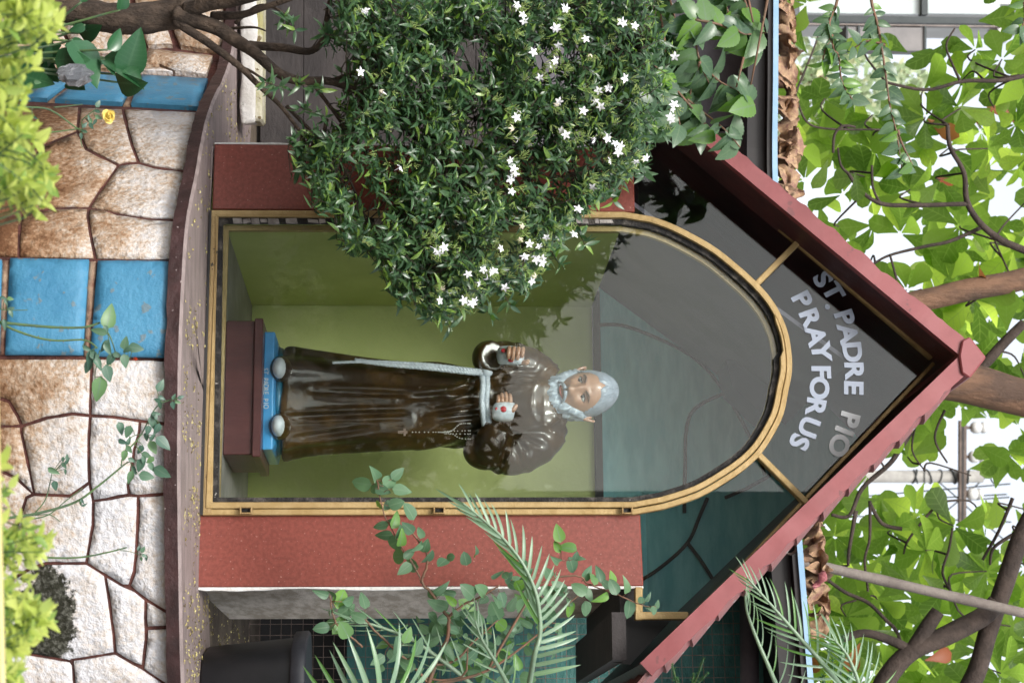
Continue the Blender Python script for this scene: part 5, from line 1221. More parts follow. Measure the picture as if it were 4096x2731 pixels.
FL = [(840, 25), (828, 165), (873, 210), (918, 385), (1187, 12), (1200, 35), (1204, 48), (1280, 65), (1225, 120), (1275, 140), (1240, 178), (1427, 50), (1458, 60), (1355, 125), (1435, 180), (1400, 200), (1375, 208), (1283, 103), (1190, 255), (1178, 295), (1186, 270), (1172, 368), (1180, 388), (1172, 412), (1182, 400), (1380, 245), (1340, 255), (1368, 232), (1290, 300), (1365, 320), (1395, 320), (1420, 350), (1425, 335), (1400, 368), (1362, 430), (1328, 480), (1548, 240), (1540, 268), (1550, 130), (1545, 250), (1460, 372), (1318, 538), (1200, 520), (1255, 545), (1238, 565), (1230, 590), (1246, 603), (1195, 550), (1000, 572), (1020, 568), (1008, 580), (1015, 665), (1010, 690), (1075, 630), (1100, 650), (1110, 620), (1065, 690), (1090, 690), (1150, 570), (1135, 622), (1230, 635), (1222, 645), (1216, 560), (1205, 590), (1190, 320), (1175, 440), (1480, 365), (1345, 90), (1265, 150), (1300, 20), (1413, 330), (1300, 310), (1280, 240), (1160, 660), (1120, 640)]
fS, fSm = [], []
for x, y in FL:
    for k in range(2 if random.random() < .25 else 1):
        p = at((x+random.uniform(-9, 9)*k)*1.7415, (y+random.uniform(-9, 9)*k)*1.7415, BY-.26-random.uniform(0, .05)); ax3 = (Vector((random.uniform(-.6, .6), -1, random.uniform(-.2, .8)))).normalized()
        o = bpy.data.objects.new('flower', fm if random.random() < .86 else fm2); col.objects.link(o); o.parent = bush; o.matrix_basis = Matrix.Translation(-BO) @ frame(p, rvec(), ax3, random.uniform(.0112, .0145))
    if random.random() < .8: fSm.append(random.choice(bms)); fS.append(frame(p-ax3*.02+rvec(.012), rvec(), ax3+Vector((0, 0, .5))+rvec(.4), random.uniform(.02, .034)))
for i in range(330):
    j = random.choice(FL) if random.random() < .75 else (random.uniform(850, 1500), random.uniform(0, 600))
    x, y = (j[0]+random.gauss(0, 26))*1.7415, (j[1]+random.gauss(0, 26))*1.7415
    if inpoly(x, y, OUT): fSm.append(random.choice(bms)); fS.append(frame(at(x, y, BY-.2-random.uniform(0, .06)), rvec(), Vector((0, -.5, .8))+rvec(.6), random.uniform(.015, .03)))
join('bud_spray', fSm, [Matrix.Translation(-BO) @ M for M in fS], bush, MATS['bud'])
# ================================================================== hibiscus: toothed leaves at the upper left of the shrine
hl_ = [leafmesh('hibiscus_leaf', MATS['hibiscus_leaf'], L=1, W=w_, prof='ovate', fold=f, curl=c, n=17, serr=.09) for w_, f, c in ((.6, .2, .25), (.52, .35, .4), (.66, .15, .1), (.5, .5, .3))]
def plant(name, lab, cat, loc, stems, m, leafset, lvs, lmat, group=None, names=None):
    t = empty(name, loc, 0, lab, cat, group)
    for P, r0, r1 in stems: MB(loc).tube(P, taper(len(P), r0, r1), 7).build('stem', MATS[m], t, True)
    leaves(t, [a for a, b in lvs], [b for a, b in lvs], lmat, 300); return t
def along(W_, k, L0, L1, ls, out, n0=0, spread=.8, droop=.3, cam=1.):
    for i in range(k):
        t = n0+(1-n0)*i/max(1, k-1); q = t*(len(W_)-1); j = min(int(q), len(W_)-2); p = W_[j].lerp(W_[j+1], q-j); d = (W_[j+1]-W_[j]).normalized(); side = d.cross(TOCAM).normalized()*(1 if i % 2 else -1)
        dd = (side*spread+d*random.uniform(.2, .9)+Vector((0, -.15, -droop))+rvec(.3)); out.append((random.choice(ls), frame(p, dd, TOCAM*cam+Vector((0, 0, .6))+rvec(.45), random.uniform(L0, L1))))
random.seed(41); hv = []; hs2 = []
HY = 5.42
for P, k in (([(2700, -120), (2760, 60), (2800, 250), (2850, 360)], 9), ([(2720, 150), (2790, 240), (2870, 320), (2940, 360), (3020, 420)], 9), ([(2750, 400), (2800, 440), (2900, 520), (2960, 590)], 6), ([(2650, -80), (2700, 80), (2690, 200), (2720, 300)], 8), ([(2880, -100), (2900, 20), (2960, 130), (3040, 130)], 8), ([(2780, 80), (2880, 100), (2960, 140), (3070, 130)], 6), ([(2680, 330), (2740, 400), (2800, 470), (2860, 540)], 7), ([(2600, 230), (2660, 330), (2700, 420), (2720, 500)], 6), ([(2960, -60), (3000, 80), (3020, 200)], 6), ([(2640, 60), (2660, 180), (2650, 280)], 5), ([(2560, 200), (2590, 320), (2640, 430), (2690, 510)], 9), ([(2560, 330), (2600, 400), (2640, 500)], 7), ([(2800, 250), (2760, 380), (2800, 520)], 7)):
    W_ = spline([at(p[0], p[1], HY+random.uniform(-.1, .06)) for p in P], 5); hs2.append((W_, .0045, .0018)); along(W_, int(k*2.3), .062, .105, hl_, hv, 0, .6, .75)
for a, b in (((3072, -10), (3003, 340)), ((2990, -20), (3012, 90)), ((2975, 230), (2945, 350)), ((2745, 230), (2715, 290))): hs2.append(([at(*a, HY-.05), at(*b, HY-.05)], .004, .0025))
hp = at(2700, -900, HY)
hs2.append((spline([Vector((hp.x, HY+.05, 0)), Vector((hp.x+.05, HY, 1.4)), at(2500, -500, HY), at(2700, -120, HY)], 5), .014, .006))
plant('hibiscus_bush', 'hibiscus shrub with large toothed leaves beside the left slope of the tiled roof', 'shrub', Vector((hp.x, HY, 0)), hs2, 'stem_red', hl_, hv, MATS['hibiscus_leaf'])
hv = []; hs2 = []; HY2 = 5.3
for P, k, n0 in (([(3349, -160), (3349, 0), (3317, 93), (3335, 196), (3354, 224), (3368, 326), (3410, 400)], 38, .2), ([(3485, -160), (3485, 0), (3512, 107), (3540, 280), (3559, 420), (3587, 536), (3608, 680)], 30, .2), ([(3330, 140), (3300, 200), (3290, 250)], 6, 0), ([(3540, 180), (3470, 165), (3420, 190)], 5, 0), ([(3590, 520), (3610, 580), (3650, 660)], 8, 0), ([(4080, -90), (4100, 60), (4075, 130)], 7, .2)):
    W_ = spline([at(p[0], p[1], HY2) for p in P], 5); hs2.append((W_, .005, .0018)); along(W_, k, .032, .062, hl_, hv, n0, .9)
hp2 = at(3400, -1000, HY2); hs2.append((spline([Vector((hp2.x, HY2, 0)), Vector((hp2.x+.03, HY2, 1.6)), at(3200, -600, HY2), at(3349, -160, HY2)], 5), .014, .006)); hs2.append((spline([Vector((hp2.x+.03, HY2, 1.6)), at(3350, -560, HY2), at(3485, -160, HY2)], 5), .01, .005)); hs2.append((spline([Vector((hp2.x+.03, HY2, 1.6)), at(3800, -560, HY2), at(4080, -90, HY2)], 5), .01, .005))
plant('hibiscus_bush', 'two long hibiscus branches hanging with small dark leaves in front of the sky', 'shrub', Vector((hp2.x, HY2, 0)), hs2, 'stem_red', hl_, hv, MATS['hibiscus_leaf'])
# ================================================================== thorny creeper with rounded leaves before the right pillar
cl_ = [leafmesh('creeper_leaf', MATS['creeper_leaf'], L=1, W=w_, prof='round' if i < 2 else 'ovate', fold=f, curl=c, n=7) for i, (w_, f, c) in enumerate(((.74, .15, .2), (.66, .3, .3), (.62, .2, .1), (.5, .6, .4)))]
CY = 5.05; random.seed(51); cs = []; cv = []
def stem(P, r0, r1, Y=CY):
    W_ = spline([at(p[0], p[1], p[2] if len(p) > 2 else Y) for p in P], 5)
    for v in W_: v += rvec(.0015)
    cs.append((W_, r0, r1)); return W_
A_ = [stem([(1505, 1900), (1530, 2040), (1575, 2130), (1620, 2210), (1650, 2250), (1680, 2310)], .0015, .0022), stem([(1640, 2120), (1700, 2200), (1708, 2260), (1687, 2325), (1720, 2365), (1780, 2450), (1795, 2480), (1785, 2560), (1740, 2660), (1700, 2780)], .0025, .006), stem([(1455, 2470), (1500, 2520), (1560, 2580), (1640, 2650), (1720, 2740)], .0026, .004),
      stem([(1320, 2380), (1330, 2450), (1350, 2500), (1400, 2545), (1450, 2585)], .0018, .003), stem([(2155, 2337), (2220, 2309), (2318, 2304), (2355, 2337), (2468, 2374), (2561, 2416), (2620, 2425)], .003, .0012), stem([(2173, 2519), (2260, 2425), (2332, 2370), (2355, 2340)], .0022, .0014), stem([(2227, 2240), (2245, 2240), (2280, 2240), (2305, 2220)], .0015, .001), stem([(2160, 2380), (2195, 2395), (2240, 2350)], .0016, .001),
      stem([(1790, 2470), (1850, 2420), (1930, 2380), (2000, 2340)], .004, .002), stem([(1740, 2660), (1820, 2640), (1900, 2560), (1990, 2480)], .004, .002), stem([(1700, 2710), (1780, 2720), (1860, 2690), (1870, 2600)], .0035, .002), stem([(1640, 2235), (1674, 2300), (1680, 2330)], .0015, .001)]
pts = [(1445, 1935), (1505, 1900), (1500, 1950), (1532, 1960), (1562, 1922), (1592, 1893), (1610, 1960), (1528, 2023), (1552, 2014), (1585, 2014), (1640, 2042), (1585, 2075), (1561, 2080), (1519, 2103), (1631, 2110), (1683, 2122), (1533, 2140), (1575, 2173), (1608, 2154), (1674, 2187), (1702, 2182), (1641, 2210), (1589, 2225), (1617, 2276), (1641, 2255), (1713, 2234), (1600, 2125), (1285, 2374), (1337, 2384), (1365, 2393), (1405, 2400), (1454, 2398), (1388, 2440), (1435, 2468), (1313, 2500), (1285, 2510), (1360, 2500), (1380, 2520), (1330, 2450), (1767, 2355), (1802, 2398), (1748, 2416), (1725, 2379), (1875, 2365), (1968, 2468), (1820, 2450), (1903, 2472), (1888, 2430), (1898, 2566), (1524, 2585), (1592, 2578), (1631, 2538), (1674, 2582), (1622, 2655), (1580, 2630), (1823, 2521), (1893, 2622), (1907, 2692), (1748, 2664), (1800, 2610), (1590, 2690), (1680, 2690), (1940, 2520), (1990, 2400), (1980, 2440), (2010, 2400), (1930, 2360), (1700, 2720), (1510, 2640),
       (2234, 2130), (2227, 2182), (2269, 2187), (2227, 2243), (2192, 2290), (2227, 2300), (2290, 2262), (2304, 2225), (2318, 2232), (2351, 2290), (2375, 2310), (2398, 2290), (2421, 2332), (2449, 2309), (2455, 2345), (2507, 2340), (2405, 2393), (2355, 2379), (2318, 2355), (2346, 2435), (2519, 2435), (2276, 2398), (2282, 2440), (2240, 2350), (2231, 2365), (2206, 2407), (2192, 2365), (2190, 2450), (2234, 2515), (2566, 2398), (2594, 2388), (2603, 2435), (2629, 2416), (2240, 2560), (2616, 2440)]
allp = [v for W_ in A_ for v in W_]
for x, y in pts:
    small = x > 2545 or (2270 < x < 2330 and y < 2240); L_ = random.uniform(.024, .032) if small else random.uniform(.044, .062) if x < 2000 else random.uniform(.040, .056)
    c = at(x, y, CY+random.uniform(-.05, .05)); near = min(allp, key=lambda v: (v-c).length); d = (c-near); d.y *= .3
    if d.length < .008: d = rvec(1)
    d = (d.normalized()+rvec(.45)+Vector((0, 0, -.25))).normalized(); b0 = c-d*L_*.5
    cv.append((random.choice(cl_), frame(b0, d, TOCAM+Vector((0, 0, .35))+rvec(.5), L_))); cs.append(([near, near.lerp(b0, .6)+rvec(.004), b0], .0011, .0008)) if (near-b0).length < .12 else None
for i in range(150):
    W_ = random.choice(A_[8:11]); p = random.choice(W_)+Vector((random.uniform(-.10, .16), random.uniform(.05, .3), random.uniform(-.12, .18))); cv.append((random.choice(cl_), frame(p, rvec(), TOCAM+rvec(.8), random.uniform(.03, .055))))
for W_ in (A_[1], A_[2], A_[8]):
    for i in range(2, len(W_)-2, 4): cs.append(([W_[i], W_[i]+Vector((random.uniform(-.02, .02), -.008, random.uniform(.008, .02)))], .0012, .0002))
cb = at(900, 2850, CY); cs.append((spline([Vector((cb.x, CY+.25, .985)), Vector((cb.x-.02, CY+.1, 1.2)), at(1700, 2780, CY)], 5), .009, .006)); cs.append((spline([Vector((cb.x, CY+.25, .985)), at(1300, 2860, CY), at(1720, 2740, CY)], 5), .007, .004)); cs.append((spline([at(1720, 2740, CY), at(1950, 2680, CY), at(2173, 2519, CY)], 5), .005, .0022)); cs.append((spline([at(1950, 2680, CY), at(2100, 2420, CY), at(2155, 2337, CY)], 5), .004, .003))
plant('creeper', 'thorny climbing creeper with rounded grey green leaves before the right granite pillar', 'creeper', Vector((cb.x, CY+.25, .985)), cs, 'stem_red', cl_, cv, MATS['creeper_leaf'])
# ================================================================== palm with feathered fronds at the right
PY = 4.75; pb_ = at(2100, 3600, PY); pb_.z = 0
palm_ = empty('palm', pb_, 0, 'palm with pale feathered fronds leaning in from the right before the pillar', 'palm')
pm_ = [leafmesh('palm_leaflet', MATS['palm_leaflet'], L=1, W=w_, prof='strap', fold=f, curl=c, n=8) for w_, f, c in ((.085, .5, .12), (.09, .4, .28), (.08, .5, .45))]
def frond(P, tips, Ls, sides, width=1., Y=PY, lift=.2, curl=None, r=(.008, .0025)):
    W_ = spline([at(p[0], p[1], Y+(p[2] if len(p) > 2 else 0)) for p in P], 8); f = MB(pb_).tube(W_, taper(len(W_), *r), 7).build('frond', MATS['palm_leaflet'], palm_, True); n = len(W_)
    for sd, (k, t0, t1, a0, a1, L0, L1, nrm) in sides.items():
        for i in range(k):
            t = lerp(t0, t1, i/(k-1)); q = t*(n-1); j = min(int(q), n-2); p = W_[j].lerp(W_[j+1], q-j); d = (W_[j+1]-W_[j]).normalized(); s_ = d.cross(Vector((0, -1, 0))).normalized()*sd
            a = lerp(a0, a1, i/(k-1))+random.uniform(-.06, .06); dd = d*math.cos(a)+s_*math.sin(a)+Vector((0, random.uniform(-.12, .12)-lift*.3, 0)); L_ = lerp(L0, L1, i/(k-1))*random.uniform(.93, 1.07)
            o = bpy.data.objects.new('leaflet', random.choice(pm_) if curl is None else pm_[curl]); col.objects.link(o); o.parent = f; o.matrix_basis = Matrix.Translation(-pb_) @ frame(p, dd, Vector(nrm)+rvec(.22), L_); 
            s3 = Matrix.Diagonal((width, 1, 1, 1)); o.matrix_basis = o.matrix_basis @ s3
random.seed(61)
# sides: +1 = towards the picture's left/below the rachis, -1 the other one
frond([(2085, 2900, .15), (2118, 2731, .08), (2138, 2620), (2160, 2540), (2158, 2450), (2140, 2360), (2092, 2255), (2015, 2155), (1935, 2080), (1850, 2010)], None, None, {1: (22, .14, .93, 1.15, .42, .125, .085, (0, -1, .25)), -1: (19, .38, .98, .5, .25, .13, .085, (.35, -.9, -.2))}, 1.05, PY)
frond([(1330, 2990, .2), (1420, 2860, .1), (1520, 2790), (1640, 2770), (1760, 2780)], None, None, {-1: (11, .1, .75, 1.0, .75, .18, .16, (.3, -.8, .4)), 1: (4, .3, .9, .9, .7, .12, .1, (0, -1, .3))}, 1.0, PY-.1, .2, 2)
frond([(2000, 2900, .3), (1950, 2800, .25), (1820, 2680, .2), (1650, 2560, .2), (1500, 2500, .2), (1400, 2480, .2)], None, None, {1: (9, .35, .98, .6, .25, .12, .09, (0, -1, .3)), -1: (8, .4, .98, .6, .25, .12, .08, (.2, -.9, 0))}, .55, PY+.1)
frond([(3600, 2950, .2), (3420, 2800, .1), (3300, 2660), (3210, 2560), (3140, 2480), (3060, 2390), (2990, 2310)], None, None, {1: (15, .15, .98, 1.0, .35, .155, .07, (0, -1, .3)), -1: (16, .1, .95, .85, .3, .15, .07, (.2, -.9, .2))}, .62, PY, .2, 1)
frond([(3180, 2980, .2), (3140, 2830, .1), (3090, 2700), (3030, 2560), (2990, 2450), (2980, 2380)], None, None, {1: (13, .12, .98, .9, .4, .13, .06, (0, -1, .3))}, .6, PY+.05, .2, 2)
frond([(2150, 2960, .1), (2060, 2790, .05), (1985, 2650), (1930, 2560), (1900, 2480)], None, None, {1: (7, .3, .98, .7, .3, .10, .07, (0, -1, .3)), -1: (8, .2, .98, .7, .3, .11, .07, (.2, -.9, 0))}, .7, PY+.18)
frond([(3350, 3000, .1), (3440, 2800), (3400, 2640), (3340, 2560)], None, None, {1: (9, .3, .98, .8, .35, .13, .08, (0, -1, .3)), -1: (9, .3, .98, .8, .35, .13, .08, (0, -1, .1))}, .7, PY-.05, .2, 2)
MB(pb_).tube(spline([pb_, pb_+Vector((-.02, 0, .9)), at(1700, 3400, PY), at(2050, 3250, PY)], 6), taper(19, .06, .03), 10).build('palm_trunk', MATS['bark'], palm_, True)
for e in ([(2050, 3250), (2080, 3080, .1), (2085, 2900, .15)], [(1700, 3400), (1420, 3180, .2), (1330, 2990, .2)], [(2050, 3250), (2050, 3000, .3), (2000, 2900, .3)], [(2050, 3250), (3000, 3200, .2), (3600, 2950, .2)], [(2050, 3250), (2800, 3180, .2), (3180, 2980, .2)], [(2050, 3250), (2150, 2960, .1)], [(2050, 3250), (2900, 3250, .1), (3350, 3000, .1)]):
    MB(pb_).tube(spline([at(p[0], p[1], PY+(p[2] if len(p) > 2 else 0)) for p in e], 5), .009, 7).build('leaf_stalk', MATS['stem_green'], palm_, True)
# small young pine sprigs at the right edge
def pine(base, tips, lab, Y):
    t = empty('young_pine', at(base[0], base[1], Y), 0, lab, 'conifer', 'young pine shoots'); o = t.location; t.location.z = 0 if False else o.z
    lm2 = leafmesh('pine_needle', MATS['pine_leaf'], L=1, W=.16, prof='strap', fold=.3, curl=.2, n=3); Ms = []
    for p, wd in tips:
        W_ = spline([at(*base, Y), at((base[0]+p[0])/2+random.uniform(-8, 8), (base[1]+p[1])/2, Y), at(*p, Y-.03)], 8); MB(o).tube(W_, taper(len(W_), .004, .0015), 6).build('shoot', MATS['stem_green'], t, True)
        for i in range(170):
            q = random.random()**.8*(len(W_)-1); j = min(int(q), len(W_)-2); pp = W_[j].lerp(W_[j+1], q-j); d = (W_[j+1]-W_[j]).normalized(); Ms.append(Matrix.Translation(-o) @ frame(pp, (rvec().normalized()*.8+d*.9), rvec(), random.uniform(.5, 1)*wd*(1-.5*q/len(W_))))
    join('needles', [lm2]*len(Ms), Ms, t, MATS['pine_leaf'])
pine((2740, 2800), [((2690, 2655), .02), ((2775, 2690), .02), ((2815, 2632), .022), ((2830, 2690), .02), ((2710, 2710), .02)], 'young pine tip with short bright needles below the tarpaulin at the right edge', 5.3)
pine((3330, 2900), [((3375, 2540), .03), ((3330, 2640), .035), ((3400, 2690), .03), ((3290, 2700), .035)], 'young pine shoot standing against the blue roof edge at the right edge', 5.0)
# ================================================================== roses before the stone wall
rl_ = [leafmesh('rose_leaf', MATS['rose_leaf'], L=1, W=w_, prof='ovate', fold=f, curl=c, n=7, serr=.05) for w_, f, c in ((.62, .15, .15), (.55, .3, .3), (.45, .6, .2))]
RY = 4.72; random.seed(71)
def rose(lab, base, stems, lv, group='rose bushes before the wall'):
    r0 = at(*base, RY); r0.z = 0; t = empty('rose_bush', r0, 0, lab, 'rose', group); Ws = []
    for P, a, b in stems:
        W_ = spline([at(p[0], p[1], RY) for p in P], 5); Ws += W_; MB(r0).tube(W_, taper(len(W_), a, b), 7).build('stem', MATS['stem_green'], t, True)
        th = MB(r0)
        for i in range(1, len(W_)-1, 3): th.tube([W_[i], W_[i]+Vector((random.choice((-1, 1))*.006, -.002, .004))], [.0015, .0002], 4)
        if a > .0025: th.build('thorns', MATS['stem_red'], t)
    q = at(stems[0][0][0][0], stems[0][0][0][1], RY); MB(r0).tube([r0, q.lerp(r0, .5)+Vector((.01, 0, 0)), q], [stems[0][1]*1.3]*2+[stems[0][1]], 7).build('stem', MATS['stem_green'], t, True)
    L2 = []
    for x, y, L_, ang in lv:
        k = RY/FPX; a = R(ang); c = at(x, y, RY-random.uniform(0, .03)); d = (at(x+40*math.cos(a), y+40*math.sin(a), RY)-at(x, y, RY)).normalized(); L2.append((random.choice(rl_), frame(c-d*L_*k*.5, d, TOCAM+rvec(.4), L_*k)))
        b0 = c-d*L_*k*.5; nn = min(Ws, key=lambda v: (v-b0).length)
        if (nn-b0).length < .06: MB(r0).tube([nn, nn.lerp(b0, .5)+rvec(.002), b0], [.0009]*3, 5).build('stalk', MATS['stem_green'], t)
    leaves(t, [a for a, b in L2], [b for a, b in L2], MATS['rose_leaf']); return t, r0
def rosebloom(t, r0, p, r_, m, npet, lab, closed=.3):
    ms = leafmesh('petal', MATS[m], L=1, W=.95, prof='round', fold=.05, curl=-.45, n=5); ax3 = (TOCAM+Vector((.1, 0, .25))).normalized(); u = ax3.orthogonal().normalized(); v = ax3.cross(u); c = at(*p, RY-.02); b = MB(r0).ball(c, r_*.3, 8, 6).build(lab, MATS[m], t, True)
    for i in range(npet):
        s_ = 1-i/npet; a = i*2.4; d = (u*math.cos(a)+v*math.sin(a))*s_+ax3*(1-s_+closed)*.9; o = bpy.data.objects.new('petal', ms); col.objects.link(o); o.parent = b; o.matrix_basis = Matrix.Translation(-r0) @ frame(c-ax3*.004*s_, d, ax3+d*.2, r_*lerp(.55, 1.05, s_))
t, r0 = rose('rose bush with one open pale yellow flower beside the left blue tiles', (-40, 470), [([(-60, 380), (80, 425), (200, 440), (320, 520), (330, 480), (380, 440)], .003, .0012), ([(100, 535), (200, 530), (320, 515)], .0022, .0016), ([(215, 430), (270, 425), (330, 418)], .0018, .0012), ([(330, 518), (322, 555), (330, 590)], .0015, .001)], [(393, 415, 34, -60), (385, 445, 34, 200), (395, 470, 32, 20), (378, 490, 30, 120), (358, 478, 36, 240), (365, 505, 30, 60), (340, 500, 30, -40), (335, 525, 30, 200), (355, 470, 26, -90), (140, 470, 30, 40), (150, 330, 30, 10), (325, 545, 26, 80)])
rosebloom(t, r0, (434, 466), .023, 'yellow_petal', 18, 'yellow_flower', .15)
t, r0 = rose('rose bush with a small orange red bud before the middle blue tiles', (-60, 1320), [([(-60, 1280), (30, 1292), (140, 1303), (250, 1310), (340, 1308), (400, 1290)], .0042, .0026), ([(0, 1290), (60, 1320), (150, 1350), (230, 1362), (340, 1360), (390, 1392)], .0034, .002), ([(420, 1310), (440, 1345), (450, 1370), (470, 1420), (520, 1432)], .0018, .0014), ([(400, 1400), (390, 1440), (380, 1500), (385, 1530)], .0014, .001), ([(430, 1330), (445, 1420), (440, 1500)], .0013, .001), ([(-30, 1230), (30, 1240), (110, 1240)], .0015, .001)],
    [(438, 1262, 112, -75), (393, 1325, 74, 200), (425, 1320, 40, 70), (418, 1385, 62, 120), (432, 1398, 60, 60), (500, 1370, 58, -80), (545, 1392, 66, 10), (350, 1395, 44, 30), (362, 1440, 90, 110), (393, 1455, 66, 60), (440, 1440, 56, 120), (500, 1445, 60, 80), (470, 1420, 40, 20), (432, 1495, 74, 75), (395, 1560, 112, 100), (350, 1470, 60, 110), (505, 1400, 40, 160), (15, 1192, 30, 20), (42, 1195, 28, 10), (25, 1210, 30, 60), (45, 1235, 30, -20), (45, 1255, 34, 60), (18, 1300, 50, 80), (380, 1425, 50, 40)])
rosebloom(t, r0, (540, 1435), .014, 'red_petal', 9, 'red_bud', 1.6)
t, r0 = rose('tall thin rose bush sprawling over the pale stones to the right of the middle tiles', (-80, 2080), [([(-60, 2085), (0, 2075), (150, 2052), (300, 2008), (390, 1945), (470, 1880), (500, 1855), (520, 1845)], .0042, .0016), ([(100, 2078), (190, 2060), (260, 2005), (330, 1952)], .002, .001), ([(490, 1820), (520, 1790), (560, 1745), (590, 1690), (620, 1635), (650, 1610), (690, 1597), (730, 1588)], .002, .0014), ([(485, 1862), (490, 1830), (505, 1790), (500, 1770)], .002, .001), ([(130, 2062), (180, 2000), (200, 1930), (208, 1890)], .0018, .0011), ([(500, 1770), (540, 1740), (590, 1738)], .0012, .0009), ([(140, 2060), (200, 2058), (240, 2085)], .0015, .001)],
    [(484, 1715, 60, 70), (512, 1728, 56, 110), (492, 1768, 44, 30), (515, 1762, 40, -70), (497, 1823, 50, 100), (517, 1798, 40, 60), (585, 1748, 40, 90), (592, 1722, 44, 100), (612, 1690, 60, 80), (628, 1718, 56, 110), (613, 1790, 62, 60), (655, 1772, 78, 40), (612, 1745, 40, -60), (586, 1820, 44, 20), (560, 1800, 46, 120), (575, 1842, 44, 80), (560, 1862, 60, 110), (607, 1868, 46, 60), (650, 1890, 80, 35), (588, 1904, 66, 10), (520, 1910, 62, 110), (538, 1882, 44, 70), (528, 1840, 34, 30), (625, 1655, 42, 0), (643, 1540, 56, -60), (648, 1592, 34, 20), (640, 1622, 36, 90), (628, 1600, 30, 200), (692, 1622, 34, 80), (712, 1608, 28, 20), (696, 1585, 28, -70), (725, 1588, 30, -20), (600, 1840, 40, 140), (625, 1665, 26, -80), (216, 1884, 56, 30), (270, 1842, 34, -60), (268, 1826, 28, -90), (258, 1862, 30, 60), (252, 1838, 24, 100), (220, 1943, 44, 80), (262, 1888, 26, 90), (330, 2005, 26, 60), (338, 2018, 26, -20), (322, 2012, 22, 100)])
t, r0 = rose('bare single rose cane before the pale stones at the far right', (-80, 2200), [([(-60, 2190), (85, 2205), (190, 2228), (320, 2228), (430, 2208), (508, 2188)], .0034, .0018), ([(480, 2200), (520, 2205), (560, 2218)], .0009, .0008)], [(572, 2196, 30, -60), (578, 2222, 24, 30), (585, 2232, 26, 100), (556, 2190, 26, -70), (565, 2235, 20, 80)])
# ================================================================== broad leaved lily at the lower left
ll = [leafmesh('lily_leaf', MATS['lily_leaf'], L=1, W=w_, prof='ovate', fold=f, curl=c, n=9) for w_, f, c in ((.62, .25, .2), (.55, .6, .3), (.6, .4, .1))]
LY = 5.35; l0 = at(-60, 240, LY); l0.z = 0; lily = empty('lily_plant', l0, 0, 'lily plant with broad dark green leaves between the bush trunk and the left blue tiles', 'plant'); lv = []
for a, b, i in (((290, 160), (400, 320), 0), ((415, 230), (560, 300), 1), ((500, 300), (560, 130), 2), ((430, 200), (495, 120), 1), ((340, 100), (280, 130), 0), ((470, 330), (560, 345), 0), ((420, 240), (455, 280), 1), ((325, 10), (350, -50), 0), ((480, 40), (500, -40), 1), ((220, 240), (340, 235), 0), ((60, 300), (200, 330), 2)):
    p, q = at(*a, LY+random.uniform(-.05, .05)), at(*b, LY-.03); lv.append((ll[i], frame(p, q-p, TOCAM+Vector((0, 0, .6))+rvec(.5), (q-p).length*1.1))); P = spline([l0+Vector((random.uniform(-.06, .06), 0, .0)), at(100, a[1]*.5+120, LY+.04), p], 6); MB(l0).tube(P, taper(len(P), .006, .003), 6).build('stalk', MATS['stem_green'], lily, True)
for k in range(16):
    a = (random.uniform(90, 330), random.uniform(90, 340)); d_ = Vector((random.uniform(.1, 1), 0, 0)); p = at(a[0], a[1], LY+.12+random.uniform(-.06, .08)); q = at(a[0]+random.uniform(20, 130), a[1]+random.uniform(-80, 80), LY+.06); lv.append((random.choice(ll), frame(p, q-p, TOCAM+Vector((0, 0, .7))+rvec(.7), random.uniform(.06, .11)))); MB(l0).tube(spline([l0+Vector((random.uniform(-.1, .1), .05, 0)), at(20, a[1], LY+.1), p], 5), .0035, 5).build('stalk', MATS['stem_green'], lily, True)
leaves(lily, [a for a, b in lv], [b for a, b in lv], MATS['lily_leaf'])
ps = MB().ball((0, 0, 0), 1, 18, 12).mesh('plastic_bag'); 
for v in ps.vertices: v.co = Vector(v.co)*(1+.35*noise.noise(Vector(v.co)*2.3)+.2*noise.noise(Vector(v.co)*6))
ps.materials.append(MATS['silver_plastic']); pg = bpy.data.objects.new('plastic_bag', ps); col.objects.link(pg); pg.location = at(298, 300, 5.3); pg.scale = (.03, .03, .045); tag(pg, 'crumpled silvery plastic bag caught under the lily leaves', 'bag')
